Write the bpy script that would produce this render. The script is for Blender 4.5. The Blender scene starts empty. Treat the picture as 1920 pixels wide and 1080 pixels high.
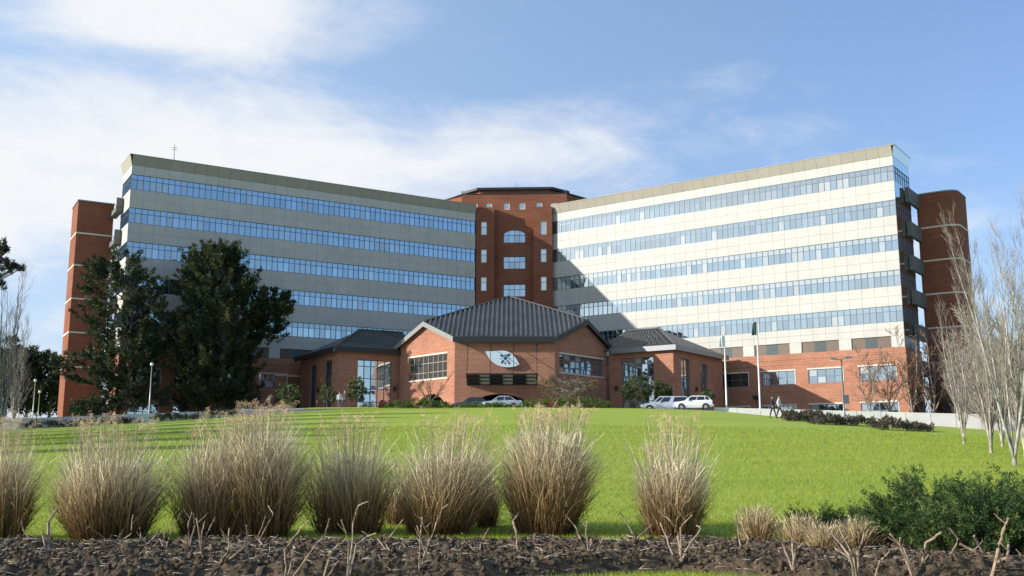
import bpy, math, random
import numpy as np
from mathutils import Vector, Matrix
from mathutils.geometry import tessellate_polygon
R = math.radians
sc = bpy.context.scene
col = sc.collection
rnd = random.Random(7)
rng = np.random.default_rng(7)

# ------------------------------------------------------------------ camera, sky, sun, exposure
F_PX, HORIZON = 1900.0, 868.0                       # focal length in px of a 1920 wide frame, eye level row
PITCH = math.atan((HORIZON - 540) / F_PX)
cam_d = bpy.data.cameras.new('camera'); cam = bpy.data.objects.new('camera', cam_d); col.objects.link(cam)
cam_d.sensor_width = 36; cam_d.lens = F_PX / 1920 * 36
cam_d.clip_start = 0.1; cam_d.clip_end = 4000
cam.location = (0, 0, 0); cam.rotation_euler = (R(90) + PITCH, 0, 0)
sc.camera = cam

SUN_AZ, SUN_EL = R(12.5), R(19)                        # the sun stands to the left, a little on the camera's side
to_sun = Vector((-math.cos(SUN_AZ) * math.cos(SUN_EL), -math.sin(SUN_AZ) * math.cos(SUN_EL), math.sin(SUN_EL)))
sun_d = bpy.data.lights.new('sun', 'SUN'); sun = bpy.data.objects.new('sun', sun_d); col.objects.link(sun)
sun_d.energy = 5.0; sun_d.angle = R(0.5); sun_d.color = (1.0, 0.955, 0.885)
sun.rotation_euler = to_sun.to_track_quat('Z', 'Y').to_euler()

class NT:
    """small helper to write node trees"""
    def __init__(s, tree): s.t = tree; s.n = tree.nodes; s.l = tree.links
    def new(s, kind, **kw):
        n = s.n.new(kind)
        for k, v in kw.items(): setattr(n, k, v)
        return n
    def put(s, sock, v):
        if hasattr(v, 'is_linked') or isinstance(v, bpy.types.NodeSocket): s.l.new(v, sock)
        else:
            if isinstance(v, (tuple, list)) and len(v) == 3 and sock.type == 'RGBA': v = (*v, 1)
            sock.default_value = v
    def math(s, op, a, b=0.0, c=None, clamp=False):
        n = s.new('ShaderNodeMath', operation=op, use_clamp=clamp)
        s.put(n.inputs[0], a); s.put(n.inputs[1], b)
        if c is not None: s.put(n.inputs[2], c)
        return n.outputs[0]
    def mix(s, fac, a, b, mode='MIX'):
        n = s.new('ShaderNodeMix', data_type='RGBA', blend_type=mode)
        s.put(n.inputs[0], fac); s.put(n.inputs[6], a); s.put(n.inputs[7], b)
        return n.outputs[2]
    def noise(s, vec, scale, detail=4, rough=.55, dist=0.0):
        n = s.new('ShaderNodeTexNoise'); s.put(n.inputs['Vector'], vec)
        n.inputs['Scale'].default_value = scale; n.inputs['Detail'].default_value = detail
        n.inputs['Roughness'].default_value = rough; n.inputs['Distortion'].default_value = dist
        return n.outputs[0]
    def ramp(s, fac, stops):
        n = s.new('ShaderNodeValToRGB'); s.put(n.inputs[0], fac)
        e = n.color_ramp.elements
        while len(e) < len(stops): e.new(.5)
        for el, (p, c) in zip(e, stops):
            el.position = p; el.color = (*c, 1) if len(c) == 3 else c
        return n.outputs[0]
    def smooth(s, x, lo, hi):
        n = s.new('ShaderNodeMapRange', interpolation_type='SMOOTHSTEP')
        s.put(n.inputs[0], x); n.inputs[1].default_value = lo; n.inputs[2].default_value = hi
        return n.outputs[0]

world = bpy.data.worlds.new('World'); sc.world = world; world.use_nodes = True
w = NT(world.node_tree); w.n.clear()
sky = w.new('ShaderNodeTexSky', sky_type='NISHITA'); sky.sun_disc = False
sky.sun_elevation = SUN_EL; sky.sun_rotation = math.atan2(to_sun.x, to_sun.y) % (2 * math.pi)
sky.air_density = 1.0; sky.dust_density = 0.6; sky.ozone_density = 2.0
tc = w.new('ShaderNodeTexCoord'); sep = w.new('ShaderNodeSeparateXYZ'); w.l.new(tc.outputs['Generated'], sep.inputs[0])
dx, dy, dz = sep.outputs
up = w.math('MAXIMUM', dz, 0.0)
hz = w.math('ADD', up, 0.16)
comb = w.new('ShaderNodeCombineXYZ')
w.put(comb.inputs[0], w.math('DIVIDE', dx, hz)); w.put(comb.inputs[1], w.math('DIVIDE', dy, hz)); comb.inputs[2].default_value = 0.7
cv = comb.outputs[0]                                # clouds lie on a layer above, thinner and streakier towards the horizon
az = w.math('ARCTAN2', dx, dy); el = w.math('ARCSINE', dz)
def bank(a0, e0, sa, se, amp):                      # a cloud bank standing at one place of the sky (degrees)
    u = w.math('DIVIDE', w.math('SUBTRACT', az, R(a0)), R(sa)); v = w.math('DIVIDE', w.math('SUBTRACT', el, R(e0)), R(se))
    q = w.math('ADD', w.math('MULTIPLY', u, u), w.math('MULTIPLY', v, v))
    return w.math('MULTIPLY', w.math('EXPONENT', w.math('MULTIPLY', q, -1.0)), amp)
big = w.noise(cv, 1.15, 7, .60, .35); fine = w.noise(cv, 4.2, 8, .66, .6)
den = w.math('ADD', w.math('MULTIPLY', big, .74), w.math('MULTIPLY', fine, .26))
for b in [(-18.5, 24.0, 6.5, 1.9, .30), (-13, 17.3, 15, 2.3, .19), (-33, 14, 13, 4.5, .20), (3, 17.4, 7, 2.2, .17), (-3, 13.4, 22, 2.4, .13), (-24, 20.9, 12, .9, -.10),
          (12, 21.0, 4, 1.2, .07), (15, 17.5, 3, 1.8, .09), (25, 10, 14, 4, .03), (9, 25.5, 10, 3, -.10), (-6, 21.8, 8, 1.2, -.12), (-2, 26.5, 7, 3, -.17), (24, 24, 9, 5, -.16),
          (-75, 24, 45, 25, .15), (-120, 20, 35, 20, .12), (110, 20, 65, 45, -.16), (50, 20, 20, 30, -.10)]:
    den = w.math('ADD', den, bank(*b))
cover = w.smooth(den, .47, .78)
sunward = w.new('ShaderNodeVectorMath', operation='DOT_PRODUCT')
w.l.new(tc.outputs['Generated'], sunward.inputs[0]); sunward.inputs[1].default_value = to_sun
sg = w.smooth(sunward.outputs['Value'], -.35, .95)
haze_w = w.math('MULTIPLY', w.math('EXPONENT', w.math('MULTIPLY', up, -3.4)), w.math('ADD', w.math('MULTIPLY', sg, .52), .60))
base = w.mix(1.0, sky.outputs[0], (1.05, 1.50, 2.05), 'MULTIPLY')
veil = w.math('MULTIPLY', w.smooth(sunward.outputs['Value'], -.75, .8), .66)
base = w.mix(veil, base, (5.0, 7.6, 10.8))
base = w.mix(w.math('MINIMUM', haze_w, .9), base, (7.2, 8.1, 9.3))
cloud = w.mix(fine, (8.2, 8.7, 9.4), (10.0, 10.0, 10.0))
skyc = w.mix(cover, base, cloud)
bg = w.new('ShaderNodeBackground'); w.l.new(skyc, bg.inputs[0]); bg.inputs[1].default_value = 0.07
wo = w.new('ShaderNodeOutputWorld'); w.l.new(bg.outputs[0], wo.inputs[0])

sc.view_settings.view_transform = 'Standard'; sc.view_settings.look = 'None'
sc.view_settings.exposure = 0.5; sc.view_settings.gamma = 1.0; sc.view_settings.use_curve_mapping = False
sc.render.engine = 'CYCLES'
sc.cycles.max_bounces = 6; sc.cycles.transparent_max_bounces = 6

# ------------------------------------------------------------------ materials
MATS = {}
def mat(name, color, rough=.7, metal=0.0, vary=.0, nscale=1.0, namp=.0, bump=0.0, bscale=30., objvary=0.0, spec=.5, trans=0.0, second=None):
    m = bpy.data.materials.new(name); m.use_nodes = True
    t = NT(m.node_tree); t.n.clear()
    out = t.new('ShaderNodeOutputMaterial'); p = t.new('ShaderNodeBsdfPrincipled')
    tcn = t.new('ShaderNodeTexCoord'); oi0 = t.new('ShaderNodeObjectInfo'); va = t.new('ShaderNodeVectorMath', operation='ADD'); t.l.new(tcn.outputs['Object'], va.inputs[0]); t.l.new(oi0.outputs['Location'], va.inputs[1]); v = va.outputs[0]
    c = None
    n1 = t.noise(v, nscale, 5, .6)
    hi = second or tuple(min(1, x * (1 + namp)) for x in color); lo = tuple(x * (1 - namp) for x in color) if second is None else color
    c = t.mix(t.smooth(n1, .32, .68), lo, hi)
    if objvary:
        oi = t.new('ShaderNodeObjectInfo')
        k = t.math('ADD', t.math('MULTIPLY', oi.outputs['Random'], 2 * objvary), 1 - objvary)
        cc = t.new('ShaderNodeCombineColor'); [t.put(cc.inputs[i], k) for i in range(3)]
        c = t.mix(1.0, c, cc.outputs[0], 'MULTIPLY')
    t.put(p.inputs['Base Color'], c)
    p.inputs['Roughness'].default_value = rough; p.inputs['Metallic'].default_value = metal
    p.inputs['Specular IOR Level'].default_value = spec
    if bump:
        b = t.new('ShaderNodeBump'); b.inputs['Strength'].default_value = bump; b.inputs['Distance'].default_value = .05
        t.put(b.inputs['Height'], t.noise(v, bscale, 4, .6)); t.l.new(b.outputs[0], p.inputs['Normal'])
    surf = p.outputs[0]
    if trans:
        tr = t.new('ShaderNodeBsdfTranslucent'); t.put(tr.inputs[0], c)
        ms = t.new('ShaderNodeMixShader'); ms.inputs[0].default_value = trans
        t.l.new(p.outputs[0], ms.inputs[1]); t.l.new(tr.outputs[0], ms.inputs[2]); surf = ms.outputs[0]
    t.l.new(surf, out.inputs[0])
    MATS[name] = m
    return m
def brick_mat(name, c1, c2, mortar):
    m = bpy.data.materials.new(name); m.use_nodes = True
    t = NT(m.node_tree); t.n.clear()
    out = t.new('ShaderNodeOutputMaterial'); p = t.new('ShaderNodeBsdfPrincipled')
    tcn = t.new('ShaderNodeTexCoord'); s = t.new('ShaderNodeSeparateXYZ'); t.l.new(tcn.outputs['Object'], s.inputs[0])
    cb = t.new('ShaderNodeCombineXYZ'); t.put(cb.inputs[0], t.math('ADD', s.outputs[0], s.outputs[1])); t.put(cb.inputs[1], s.outputs[2])
    br = t.new('ShaderNodeTexBrick'); t.l.new(cb.outputs[0], br.inputs[0])
    br.inputs['Scale'].default_value = 1.0; br.inputs['Brick Width'].default_value = .26; br.inputs['Row Height'].default_value = .085
    br.inputs['Mortar Size'].default_value = .010
    t.put(br.inputs['Color1'], c1); t.put(br.inputs['Color2'], c2); t.put(br.inputs['Mortar'], mortar)
    n1 = t.noise(tcn.outputs['Object'], .35, 5, .6)
    mp = t.new('ShaderNodeMapping'); mp.inputs['Scale'].default_value = (.25, .25, 5.0); t.l.new(tcn.outputs['Object'], mp.inputs[0])
    n2 = t.noise(mp.outputs[0], 1.0, 3, .6)
    k = t.math('ADD', t.math('MULTIPLY', n1, .75), t.math('MULTIPLY', n2, .75)); k = t.math('ADD', k, .25)
    cc = t.new('ShaderNodeCombineColor'); [t.put(cc.inputs[i], k) for i in range(3)]
    c = t.mix(1.0, br.outputs[0], cc.outputs[0], 'MULTIPLY')
    t.put(p.inputs['Base Color'], c); p.inputs['Roughness'].default_value = .85; p.inputs['Specular IOR Level'].default_value = .1
    b = t.new('ShaderNodeBump'); b.inputs['Strength'].default_value = .4; b.inputs['Distance'].default_value = .01
    t.l.new(br.outputs['Fac'], b.inputs['Height']); b.invert = True; t.l.new(b.outputs[0], p.inputs['Normal'])
    t.l.new(p.outputs[0], out.inputs[0]); MATS[name] = m
    return m
def attr_mat(name, rough=.8, trans=0.0, spec=.3, mul=1.0):
    """colour stored on the mesh, for grass and leaves that differ blade by blade"""
    m = bpy.data.materials.new(name); m.use_nodes = True
    t = NT(m.node_tree); t.n.clear()
    out = t.new('ShaderNodeOutputMaterial'); p = t.new('ShaderNodeBsdfPrincipled')
    a = t.new('ShaderNodeAttribute'); a.attribute_name = 'tint'
    t.put(p.inputs['Base Color'], a.outputs['Color']); p.inputs['Roughness'].default_value = rough; p.inputs['Specular IOR Level'].default_value = spec
    tr = t.new('ShaderNodeBsdfTranslucent'); t.put(tr.inputs[0], a.outputs['Color'])
    ms = t.new('ShaderNodeMixShader'); ms.inputs[0].default_value = trans
    t.l.new(p.outputs[0], ms.inputs[1]); t.l.new(tr.outputs[0], ms.inputs[2]); t.l.new(ms.outputs[0], out.inputs[0])
    MATS[name] = m
    return m
def glass_mat(name, tint, rough=.02, dark=(.02, .03, .04), refl=.75, blinds=.84):
    """solar control glass: a coated, mirror-like front over a dark room"""
    m = bpy.data.materials.new(name); m.use_nodes = True
    t = NT(m.node_tree); t.n.clear()
    out = t.new('ShaderNodeOutputMaterial')
    oi = t.new('ShaderNodeObjectInfo'); rv = oi.outputs['Random']
    k_ = t.math('ADD', t.math('MULTIPLY', rv, .24), .86); cc = t.new('ShaderNodeCombineColor'); [t.put(cc.inputs[i], k_) for i in range(3)]
    g = t.new('ShaderNodeBsdfGlossy'); t.put(g.inputs[0], t.mix(1.0, tint, cc.outputs[0], 'MULTIPLY')); g.inputs['Roughness'].default_value = rough
    d = t.new('ShaderNodeBsdfPrincipled'); t.put(d.inputs['Base Color'], t.mix(t.math('GREATER_THAN', t.math('FRACT', t.math('MULTIPLY', rv, 37.3)), blinds), dark, (.45, .43, .38))); d.inputs['Roughness'].default_value = .4
    tcn = t.new('ShaderNodeTexCoord')
    b = t.new('ShaderNodeBump'); b.inputs['Strength'].default_value = .05; b.inputs['Distance'].default_value = .1
    t.put(b.inputs['Height'], t.noise(tcn.outputs['Object'], .8, 1, .5)); t.l.new(b.outputs[0], g.inputs['Normal'])
    ms = t.new('ShaderNodeMixShader'); t.put(ms.inputs[0], t.math('SUBTRACT', refl, t.math('MULTIPLY', t.math('GREATER_THAN', t.math('FRACT', t.math('MULTIPLY', rv, 37.3)), blinds), .30)))
    t.l.new(d.outputs[0], ms.inputs[1]); t.l.new(g.outputs[0], ms.inputs[2]); t.l.new(ms.outputs[0], out.inputs[0])
    MATS[name] = m
    return m

mat('cladding', (.465, .448, .40), .55, objvary=.02, nscale=.45, namp=.05, spec=.3)
mat('cornice', (.33, .305, .245), .55, objvary=.03, nscale=.2, namp=.05, spec=.3)
mat('joint', (.36, .35, .32), .8)
mat('white_wall', (.66, .64, .60), .8, nscale=.5, namp=.06, objvary=.02)
mat('window_metal', (.10, .15, .20), .4, .3)
mat('dark_metal', (.025, .028, .03), .45, .4)
mat('light_metal', (.55, .55, .52), .4, .3)
mat('white_paint', (.80, .80, .78), .35)
mat('pole_grey', (.22, .23, .24), .45, .3)
mat('canopy_pane', (.46, .50, .43), .4, trans=.5)
mat('bridge_concrete_shaded', (.13, .13, .12), .8, nscale=.8, namp=.12)  # concrete toned down: the bridges' shade is put into the colour
mat('concrete', (.42, .40, .36), .8, nscale=.8, namp=.1)
mat('stone_trim', (.62, .54, .44), .75, nscale=1.5, namp=.06)
mat('roof_metal', (.070, .068, .062), .5, .0, nscale=.5, namp=.25, spec=.6)
mat('fascia', (.022, .026, .028), .5, spec=.4)
mat('gutter_light', (.21, .21, .19), .5)
mat('brown_panel', (.115, .075, .05), .5)
mat('slate_panel', (.06, .075, .075), .3)
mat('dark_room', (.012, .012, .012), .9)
mat('asphalt', (.10, .10, .098), .9, nscale=2, namp=.15)
mat('paving', (.26, .25, .23), .85, nscale=.7, namp=.1)
mat('bark', (.12, .095, .07), .9, nscale=4, namp=.3)
mat('pale_bark', (.20, .18, .15), .9, nscale=2.2, second=(.46, .43, .37), bump=.5, bscale=14)
mat('grey_twig', (.27, .235, .19), .85, nscale=2, namp=.25)
mat('brown_twig', (.20, .125, .075), .85, nscale=2, namp=.25)
mat('cane', (.27, .19, .135), .75, nscale=14, namp=.45)
mat('soil', (.055, .038, .023), .95, nscale=7, second=(.125, .092, .060), bump=.8, bscale=22, spec=.15)
mat('straw', (.36, .295, .21), .8, nscale=3, namp=.3)
mat('tyre', (.015, .015, .015), .8)
mat('rim', (.45, .45, .45), .35, .8)
mat('car_white', (.80, .80, .79), .25, spec=.6)
mat('car_silver', (.52, .55, .60), .28, .35)
mat('car_red', (.30, .015, .02), .25)
mat('car_dark', (.045, .055, .055), .25)
mat('car_glass', (.012, .014, .016), .05, spec=.8)
mat('lamp_lens', (.75, .75, .72), .3)
mat('red_lens', (.35, .02, .02), .3)
mat('plastic_black', (.02, .02, .02), .5)
mat('skin', (.50, .30, .22), .6)
mat('hair', (.015, .011, .009), .6)
mat('shirt_pale', (.62, .66, .68), .8)
mat('shirt_dark', (.03, .03, .035), .8)
mat('shirt_rose', (.42, .17, .15), .8)
mat('trousers_dark', (.03, .032, .04), .8)
mat('trousers_grey', (.12, .13, .15), .8)
mat('flag_green', (.03, .10, .09), .8, trans=.3)
mat('flag_pale', (.62, .70, .74), .8, trans=.3)
mat('sign_white', (.62, .72, .80), .5)
mat('sign_teal', (.015, .07, .10), .5)
mat('sign_grey', (.13, .15, .19), .5)
brick_mat('brick', (.39, .162, .096), (.29, .108, .062), (.42, .27, .19))
brick_mat('tower_brick_shaded', (.255, .082, .044), (.19, .060, .033), (.25, .135, .09))  # redder brick of the towers, also darkened to carry their shade
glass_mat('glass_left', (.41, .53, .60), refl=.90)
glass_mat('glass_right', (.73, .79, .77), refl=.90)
glass_mat('glass_clear', (.66, .74, .76), refl=.80, dark=(.025, .03, .03))
glass_mat('glass_dim', (.40, .40, .36), refl=.18, dark=(.02, .017, .012), blinds=2.0)
attr_mat('leaf', .65, .22, .3)
attr_mat('dry_grass', .75, .12, .15)
attr_mat('turf_blade', .6, .35, .25)

# ------------------------------------------------------------------ mesh helpers
class MB:
    def __init__(s): s.v = []; s.f = []; s.m = []
    def face(s, pts, m=0):
        i = len(s.v); s.v += [tuple(p) for p in pts]; s.f.append(tuple(range(i, i + len(pts)))); s.m.append(m)
    def box(s, x0, x1, y0, y1, z0, z1, m=0):
        i = len(s.v)
        s.v += [(x0, y0, z0), (x1, y0, z0), (x1, y1, z0), (x0, y1, z0), (x0, y0, z1), (x1, y0, z1), (x1, y1, z1), (x0, y1, z1)]
        for q in ((0, 3, 2, 1), (4, 5, 6, 7), (0, 1, 5, 4), (1, 2, 6, 5), (2, 3, 7, 6), (3, 0, 4, 7)):
            s.f.append(tuple(i + k for k in q)); s.m.append(m)
    def hexa(s, a, b, m=0):
        """eight corners: quad a (four points) and the facing quad b"""
        i = len(s.v); s.v += [tuple(p) for p in a] + [tuple(p) for p in b]
        for q in ((0, 3, 2, 1), (4, 5, 6, 7), (0, 1, 5, 4), (1, 2, 6, 5), (2, 3, 7, 6), (3, 0, 4, 7)):
            s.f.append(tuple(i + k for k in q)); s.m.append(m)
    def prism(s, poly, z0, z1, m=0):
        """plan polygon raised from z0 to z1"""
        n = len(poly); i = len(s.v)
        s.v += [(x, y, z0) for x, y in poly] + [(x, y, z1) for x, y in poly]
        s.f.append(tuple(i + k for k in reversed(range(n)))); s.m.append(m)
        s.f.append(tuple(i + n + k for k in range(n))); s.m.append(m)
        for k in range(n):
            j = (k + 1) % n; s.f.append((i + k, i + j, i + n + j, i + n + k)); s.m.append(m)
    def slab(s, poly, t, m=0):
        """3-D polygon given thickness t downwards"""
        n = len(poly); i = len(s.v)
        s.v += [tuple(p) for p in poly] + [(p[0], p[1], p[2] - t) for p in poly]
        s.f.append(tuple(i + k for k in range(n))); s.m.append(m)
        s.f.append(tuple(i + n + k for k in reversed(range(n)))); s.m.append(m)
        for k in range(n):
            j = (k + 1) % n; s.f.append((i + k, i + n + k, i + n + j, i + j)); s.m.append(m)
    def tube(s, pts, rad, n=6, m=0, cap=True):
        pts = [Vector(p) for p in pts]; i0 = len(s.v); k = len(pts)
        if not hasattr(rad, '__len__'): rad = [rad] * k
        for j, p in enumerate(pts):
            d = (pts[min(j + 1, k - 1)] - pts[max(j - 1, 0)]).normalized()
            a = d.cross(Vector((0, 0, 1)) if abs(d.z) < .9 else Vector((1, 0, 0))).normalized(); b = d.cross(a)
            for q in range(n):
                t = 2 * math.pi * q / n; s.v.append(tuple(p + (a * math.cos(t) + b * math.sin(t)) * rad[j]))
        for j in range(k - 1):
            for q in range(n):
                r = (q + 1) % n; s.f.append((i0 + j * n + q, i0 + j * n + r, i0 + (j + 1) * n + r, i0 + (j + 1) * n + q)); s.m.append(m)
        if cap:
            s.f.append(tuple(i0 + q for q in range(n))); s.m.append(m)
            s.f.append(tuple(i0 + (k - 1) * n + q for q in reversed(range(n)))); s.m.append(m)
    def poly_wall(s, outline, holes=(), t=.35, y=0.0, m=0, mh=None):
        """wall in the x-z plane with openings; front at y, thickness t backwards"""
        loops = [outline] + list(holes)
        pts = [p for l in loops for p in l]
        tris = tessellate_polygon([[Vector((a, b, 0)) for a, b in l] for l in loops])
        i = len(s.v); n = len(pts)
        s.v += [(a, y, b) for a, b in pts] + [(a, y + t, b) for a, b in pts]
        for tr in tris:
            a, b, c = (pts[k] for k in tr)
            ar = (b[0] - a[0]) * (c[1] - a[1]) - (b[1] - a[1]) * (c[0] - a[0])
            q = tr if ar > 0 else tr[::-1]
            s.f.append(tuple(i + k for k in q)); s.m.append(m)
            s.f.append(tuple(i + n + k for k in reversed(q))); s.m.append(m)
        o = 0
        for li, l in enumerate(loops):
            for k in range(len(l)):
                j = (k + 1) % len(l); s.f.append((i + o + k, i + n + o + k, i + n + o + j, i + o + j)); s.m.append(m if (li == 0 or mh is None) else mh)
            o += len(l)
    def mesh(s, name, mats, smooth=False):
        me = bpy.data.meshes.new(name); me.from_pydata(s.v, [], s.f)
        for x in mats: me.materials.append(MATS[x])
        if len(mats) > 1: me.polygons.foreach_set('material_index', s.m)
        if smooth: me.polygons.foreach_set('use_smooth', [True] * len(s.f))
        me.update()
        return me
def arr_mesh(name, V, Fq, mats, tint=None, smooth=False):
    """fast mesh from numpy arrays; Fq is (n, 3) or (n, 4)"""
    V = np.asarray(V, np.float32); Fq = np.asarray(Fq, np.int32); k = Fq.shape[1]
    me = bpy.data.meshes.new(name)
    me.vertices.add(len(V)); me.vertices.foreach_set('co', V.ravel())
    me.loops.add(Fq.size); me.loops.foreach_set('vertex_index', Fq.ravel())
    me.polygons.add(len(Fq)); me.polygons.foreach_set('loop_start', np.arange(0, Fq.size, k, dtype=np.int32))
    me.polygons.foreach_set('loop_total', np.full(len(Fq), k, np.int32))
    if smooth: me.polygons.foreach_set('use_smooth', np.ones(len(Fq), bool))
    for x in mats: me.materials.append(MATS[x])
    if tint is not None:
        a = me.color_attributes.new('tint', 'FLOAT_COLOR', 'POINT')
        c = np.ones((len(V), 4), np.float32); c[:, :3] = tint; a.data.foreach_set('color', c.ravel())
    me.update(calc_edges=True)
    return me
def tag(o, label=None, cat=None, group=None, kind=None):
    if label: o['label'] = label
    if cat: o['category'] = cat
    if group: o['group'] = group
    if kind: o['kind'] = kind
    return o
def obj(name, me, parent=None, loc=(0, 0, 0), rz=0.0, rot=None, scale=None, **kw):
    o = bpy.data.objects.new(name, me); col.objects.link(o)
    if parent: o.parent = parent
    o.location = loc; o.rotation_euler = rot or (0, 0, rz)
    if scale: o.scale = scale
    return tag(o, **kw)
def thing(name, loc, label, cat, group=None, rz=0.0):
    return obj(name, None, None, loc, rz, label=label, cat=cat, group=group)
def copy_thing(src, loc, rz=None, label=None, scale=None):
    r = src.copy(); col.objects.link(r); r.location = loc
    if rz is not None: r.rotation_euler = (0, 0, rz)
    if scale: r.scale = (scale,) * 3 if not hasattr(scale, '__len__') else scale
    if label: r['label'] = label
    for ch in src.children:
        c = ch.copy(); col.objects.link(c); c.parent = r
        for g in ch.children:
            d = g.copy(); col.objects.link(d); d.parent = c
    return r
def box_mesh(name, m, x0=0, x1=1, y0=0, y1=1, z0=0, z1=1):
    b = MB(); b.box(x0, x1, y0, y1, z0, z1); return b.mesh(name, [m])

# view ray of a photograph pixel, used only to survey where things stand
_c, _s = math.cos(PITCH), math.sin(PITCH)
def ray(u, v): return np.array([(u - 960), F_PX * _c + (v - 540) * _s, F_PX * _s - (v - 540) * _c])
def at(u, v, Y):
    r = ray(u, v); return r * (Y / r[1])
class Fr:
    """a vertical wall plane: origin and heading; x runs to the right along it, y back from it"""
    def __init__(s, X, Y, Z, deg): s.o = np.array([X, Y, Z]); s.a = R(deg); s.ex = np.array([math.cos(s.a), math.sin(s.a)]); s.ey = np.array([-s.ex[1], s.ex[0]])
    def on(s, u, v, y=0.0):
        r = ray(u, v); o = s.o[:2] + s.ey * y
        k, x = np.linalg.solve(np.array([[r[0], -s.ex[0]], [r[1], -s.ex[1]]]), o)
        return x, r[2] * k - s.o[2]
    def w(s, x, y, z=0.0): p = s.o[:2] + s.ex * x + s.ey * y; return Vector((p[0], p[1], s.o[2] + z))

# ------------------------------------------------------------------ ground
GZ = 5.0                                            # level of the forecourt above the eye
PX = [-260, -140, -75, -44.8, -36.9, -26.6, -21.6, -16.2, -11.9, 0, 11.9, 19.2, 24.3, 26.3, 34.2, 41.5, 43.4, 75, 140, 260]
PY = [90, 90, 90, 92, 94.6, 98, 97.8, 96.0, 94.6, 93.2, 94.6, 97, 96.2, 95.8, 94.6, 93.3, 93, 90, 92, 100]
PZ = [5, 4.2, 2.6, 2.97, 3.50, 4.40, 4.80, 5, 5, 5, 5, 4.90, 4.37, 4.16, 3.68, 3.05, 2.92, 2.6, 4.2, 5]
def zcourt(x, y):
    """forecourt level: it climbs a little towards the entrance"""
    x = np.asarray(x, float); y = np.asarray(y, float)
    edge = np.interp(x, [-75, -44.8, -26.6, -18, 14, 19.2, 43.4, 75], [3.3, 3.75, 4.8, 5, 5, 5, 4.2, 3.4]); far = np.clip((y - yb(x)) / 22, 0, 1)
    base_ = edge + (GZ - edge) * far
    a = np.clip((np.asarray(y, float) - 95) / 7, 0, 1); b = np.clip((x + 34) / 8, 0, 1) * np.clip((12 - x) / 4, 0, 1)
    return base_ + .45 * a * a * (3 - 2 * a) * b * b * (3 - 2 * b)
def yb(x): return np.interp(x, PX, PY)
def zb(x): return np.interp(x, PX, PZ)
def zlawn(x, y):
    x = np.asarray(x, float); y = np.asarray(y, float)
    b = yb(x); t = (y - 23.0) / (b - 23.0)
    g = np.where(t > 0, 1.16 * t - .16 * t * t, .35 * t)
    g = np.where((t > -.12) & (t < .12), (t + .12) ** 2 / .48 * 1.12, g)
    g = np.where(t < -.12, 0.0, g)
    return -1.5 + (zb(x) + 1.5) * g
def hit(u, v):
    r = ray(u, v); r = r / r[1]
    ys = np.arange(10, 135, .05); d = zlawn(r[0] * ys, ys) - r[2] * ys
    i = np.argmax(d >= 0) if (d >= 0).any() else len(ys) - 1
    y = ys[i]; return Vector((r[0] * y, y, float(zlawn(r[0] * y, y))))

def lawn_material():
    m = bpy.data.materials.new('lawn'); m.use_nodes = True
    t = NT(m.node_tree); t.n.clear()
    out = t.new('ShaderNodeOutputMaterial'); p = t.new('ShaderNodeBsdfPrincipled')
    tcn = t.new('ShaderNodeTexCoord'); v = tcn.outputs['Object']
    mp = t.new('ShaderNodeMapping'); mp.inputs['Scale'].default_value = (.22, 1.0, 1.0); t.l.new(v, mp.inputs[0])
    a = t.noise(mp.outputs[0], .55, 6, .62); b = t.noise(v, 7.0, 4, .7); c = t.noise(v, .09, 3, .5)
    k = t.math('ADD', t.math('MULTIPLY', a, .60), t.math('MULTIPLY', b, .30)); k = t.math('ADD', k, t.math('MULTIPLY', c, .12))
    colr = t.ramp(k, [(.26, (.21, .275, .026)), (.44, (.29, .355, .038)), (.58, (.345, .405, .050)), (.78, (.44, .45, .12))])
    t.put(p.inputs['Base Color'], colr); p.inputs['Roughness'].default_value = .75; p.inputs['Specular IOR Level'].default_value = .2
    bp = t.new('ShaderNodeBump'); bp.inputs['Strength'].default_value = .7; bp.inputs['Distance'].default_value = .06
    t.put(bp.inputs['Height'], t.math('ADD', t.noise(v, 16, 3, .7), t.math('MULTIPLY', t.noise(v, 2.2, 3, .6), 1.5))); t.l.new(bp.outputs[0], p.inputs['Normal'])
    t.l.new(p.outputs[0], out.inputs[0]); MATS['lawn'] = m
lawn_material()
def grid_mesh(name, xs, ts, fn, mats):
    X, T = np.meshgrid(xs, ts); P = fn(X, T); nx, nt = len(xs), len(ts)
    i = (np.arange(nt - 1)[:, None] * nx + np.arange(nx - 1)).ravel()
    return arr_mesh(name, P.reshape(-1, 3), np.stack([i, i + 1, i + nx + 1, i + nx], 1), mats, smooth=True)
xs = np.concatenate([np.linspace(-260, -72, 30), np.linspace(-70, 70, 141), np.linspace(72, 260, 30)])
def lawn_pts(X, T):
    y0 = -60.0
    Y = np.where(T < .5, y0 + (23.0 - y0 - 5) * T / .5, 18.0 + (yb(X) - 18.0) * np.clip((T - .5) / .5, 0, 1))
    return np.stack([X, Y, zlawn(X, Y)], -1)
obj('lawn', grid_mesh('lawn', xs, np.concatenate([np.linspace(0, .49, 8), np.linspace(.5, 1, 70)]), lawn_pts, ['lawn']), kind='structure')
def court_pts(X, T):
    Y = yb(X) + .02 + np.where(T < .5, T * 60, 30 + (T - .5) ** 3 * 12000)
    return np.stack([X * (1 + 6 * np.clip(T - .6, 0, 1)), Y, zcourt(X, Y) - .02 - 25 * np.clip(T - .8, 0, 1)], -1)
obj('forecourt', grid_mesh('forecourt', xs, np.linspace(0, .5, 40), court_pts, ['paving']), kind='structure')
def verge_pts(X, T):
    Y = yb(X) - .05 + T * (103.2 - yb(X)); return np.stack([X, Y, zcourt(X, Y) + .012], -1)
obj('grass_verge', grid_mesh('grass_verge', np.linspace(-20, 13.5, 60), np.linspace(0, 1, 24), verge_pts, ['lawn']), kind='structure')
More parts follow.
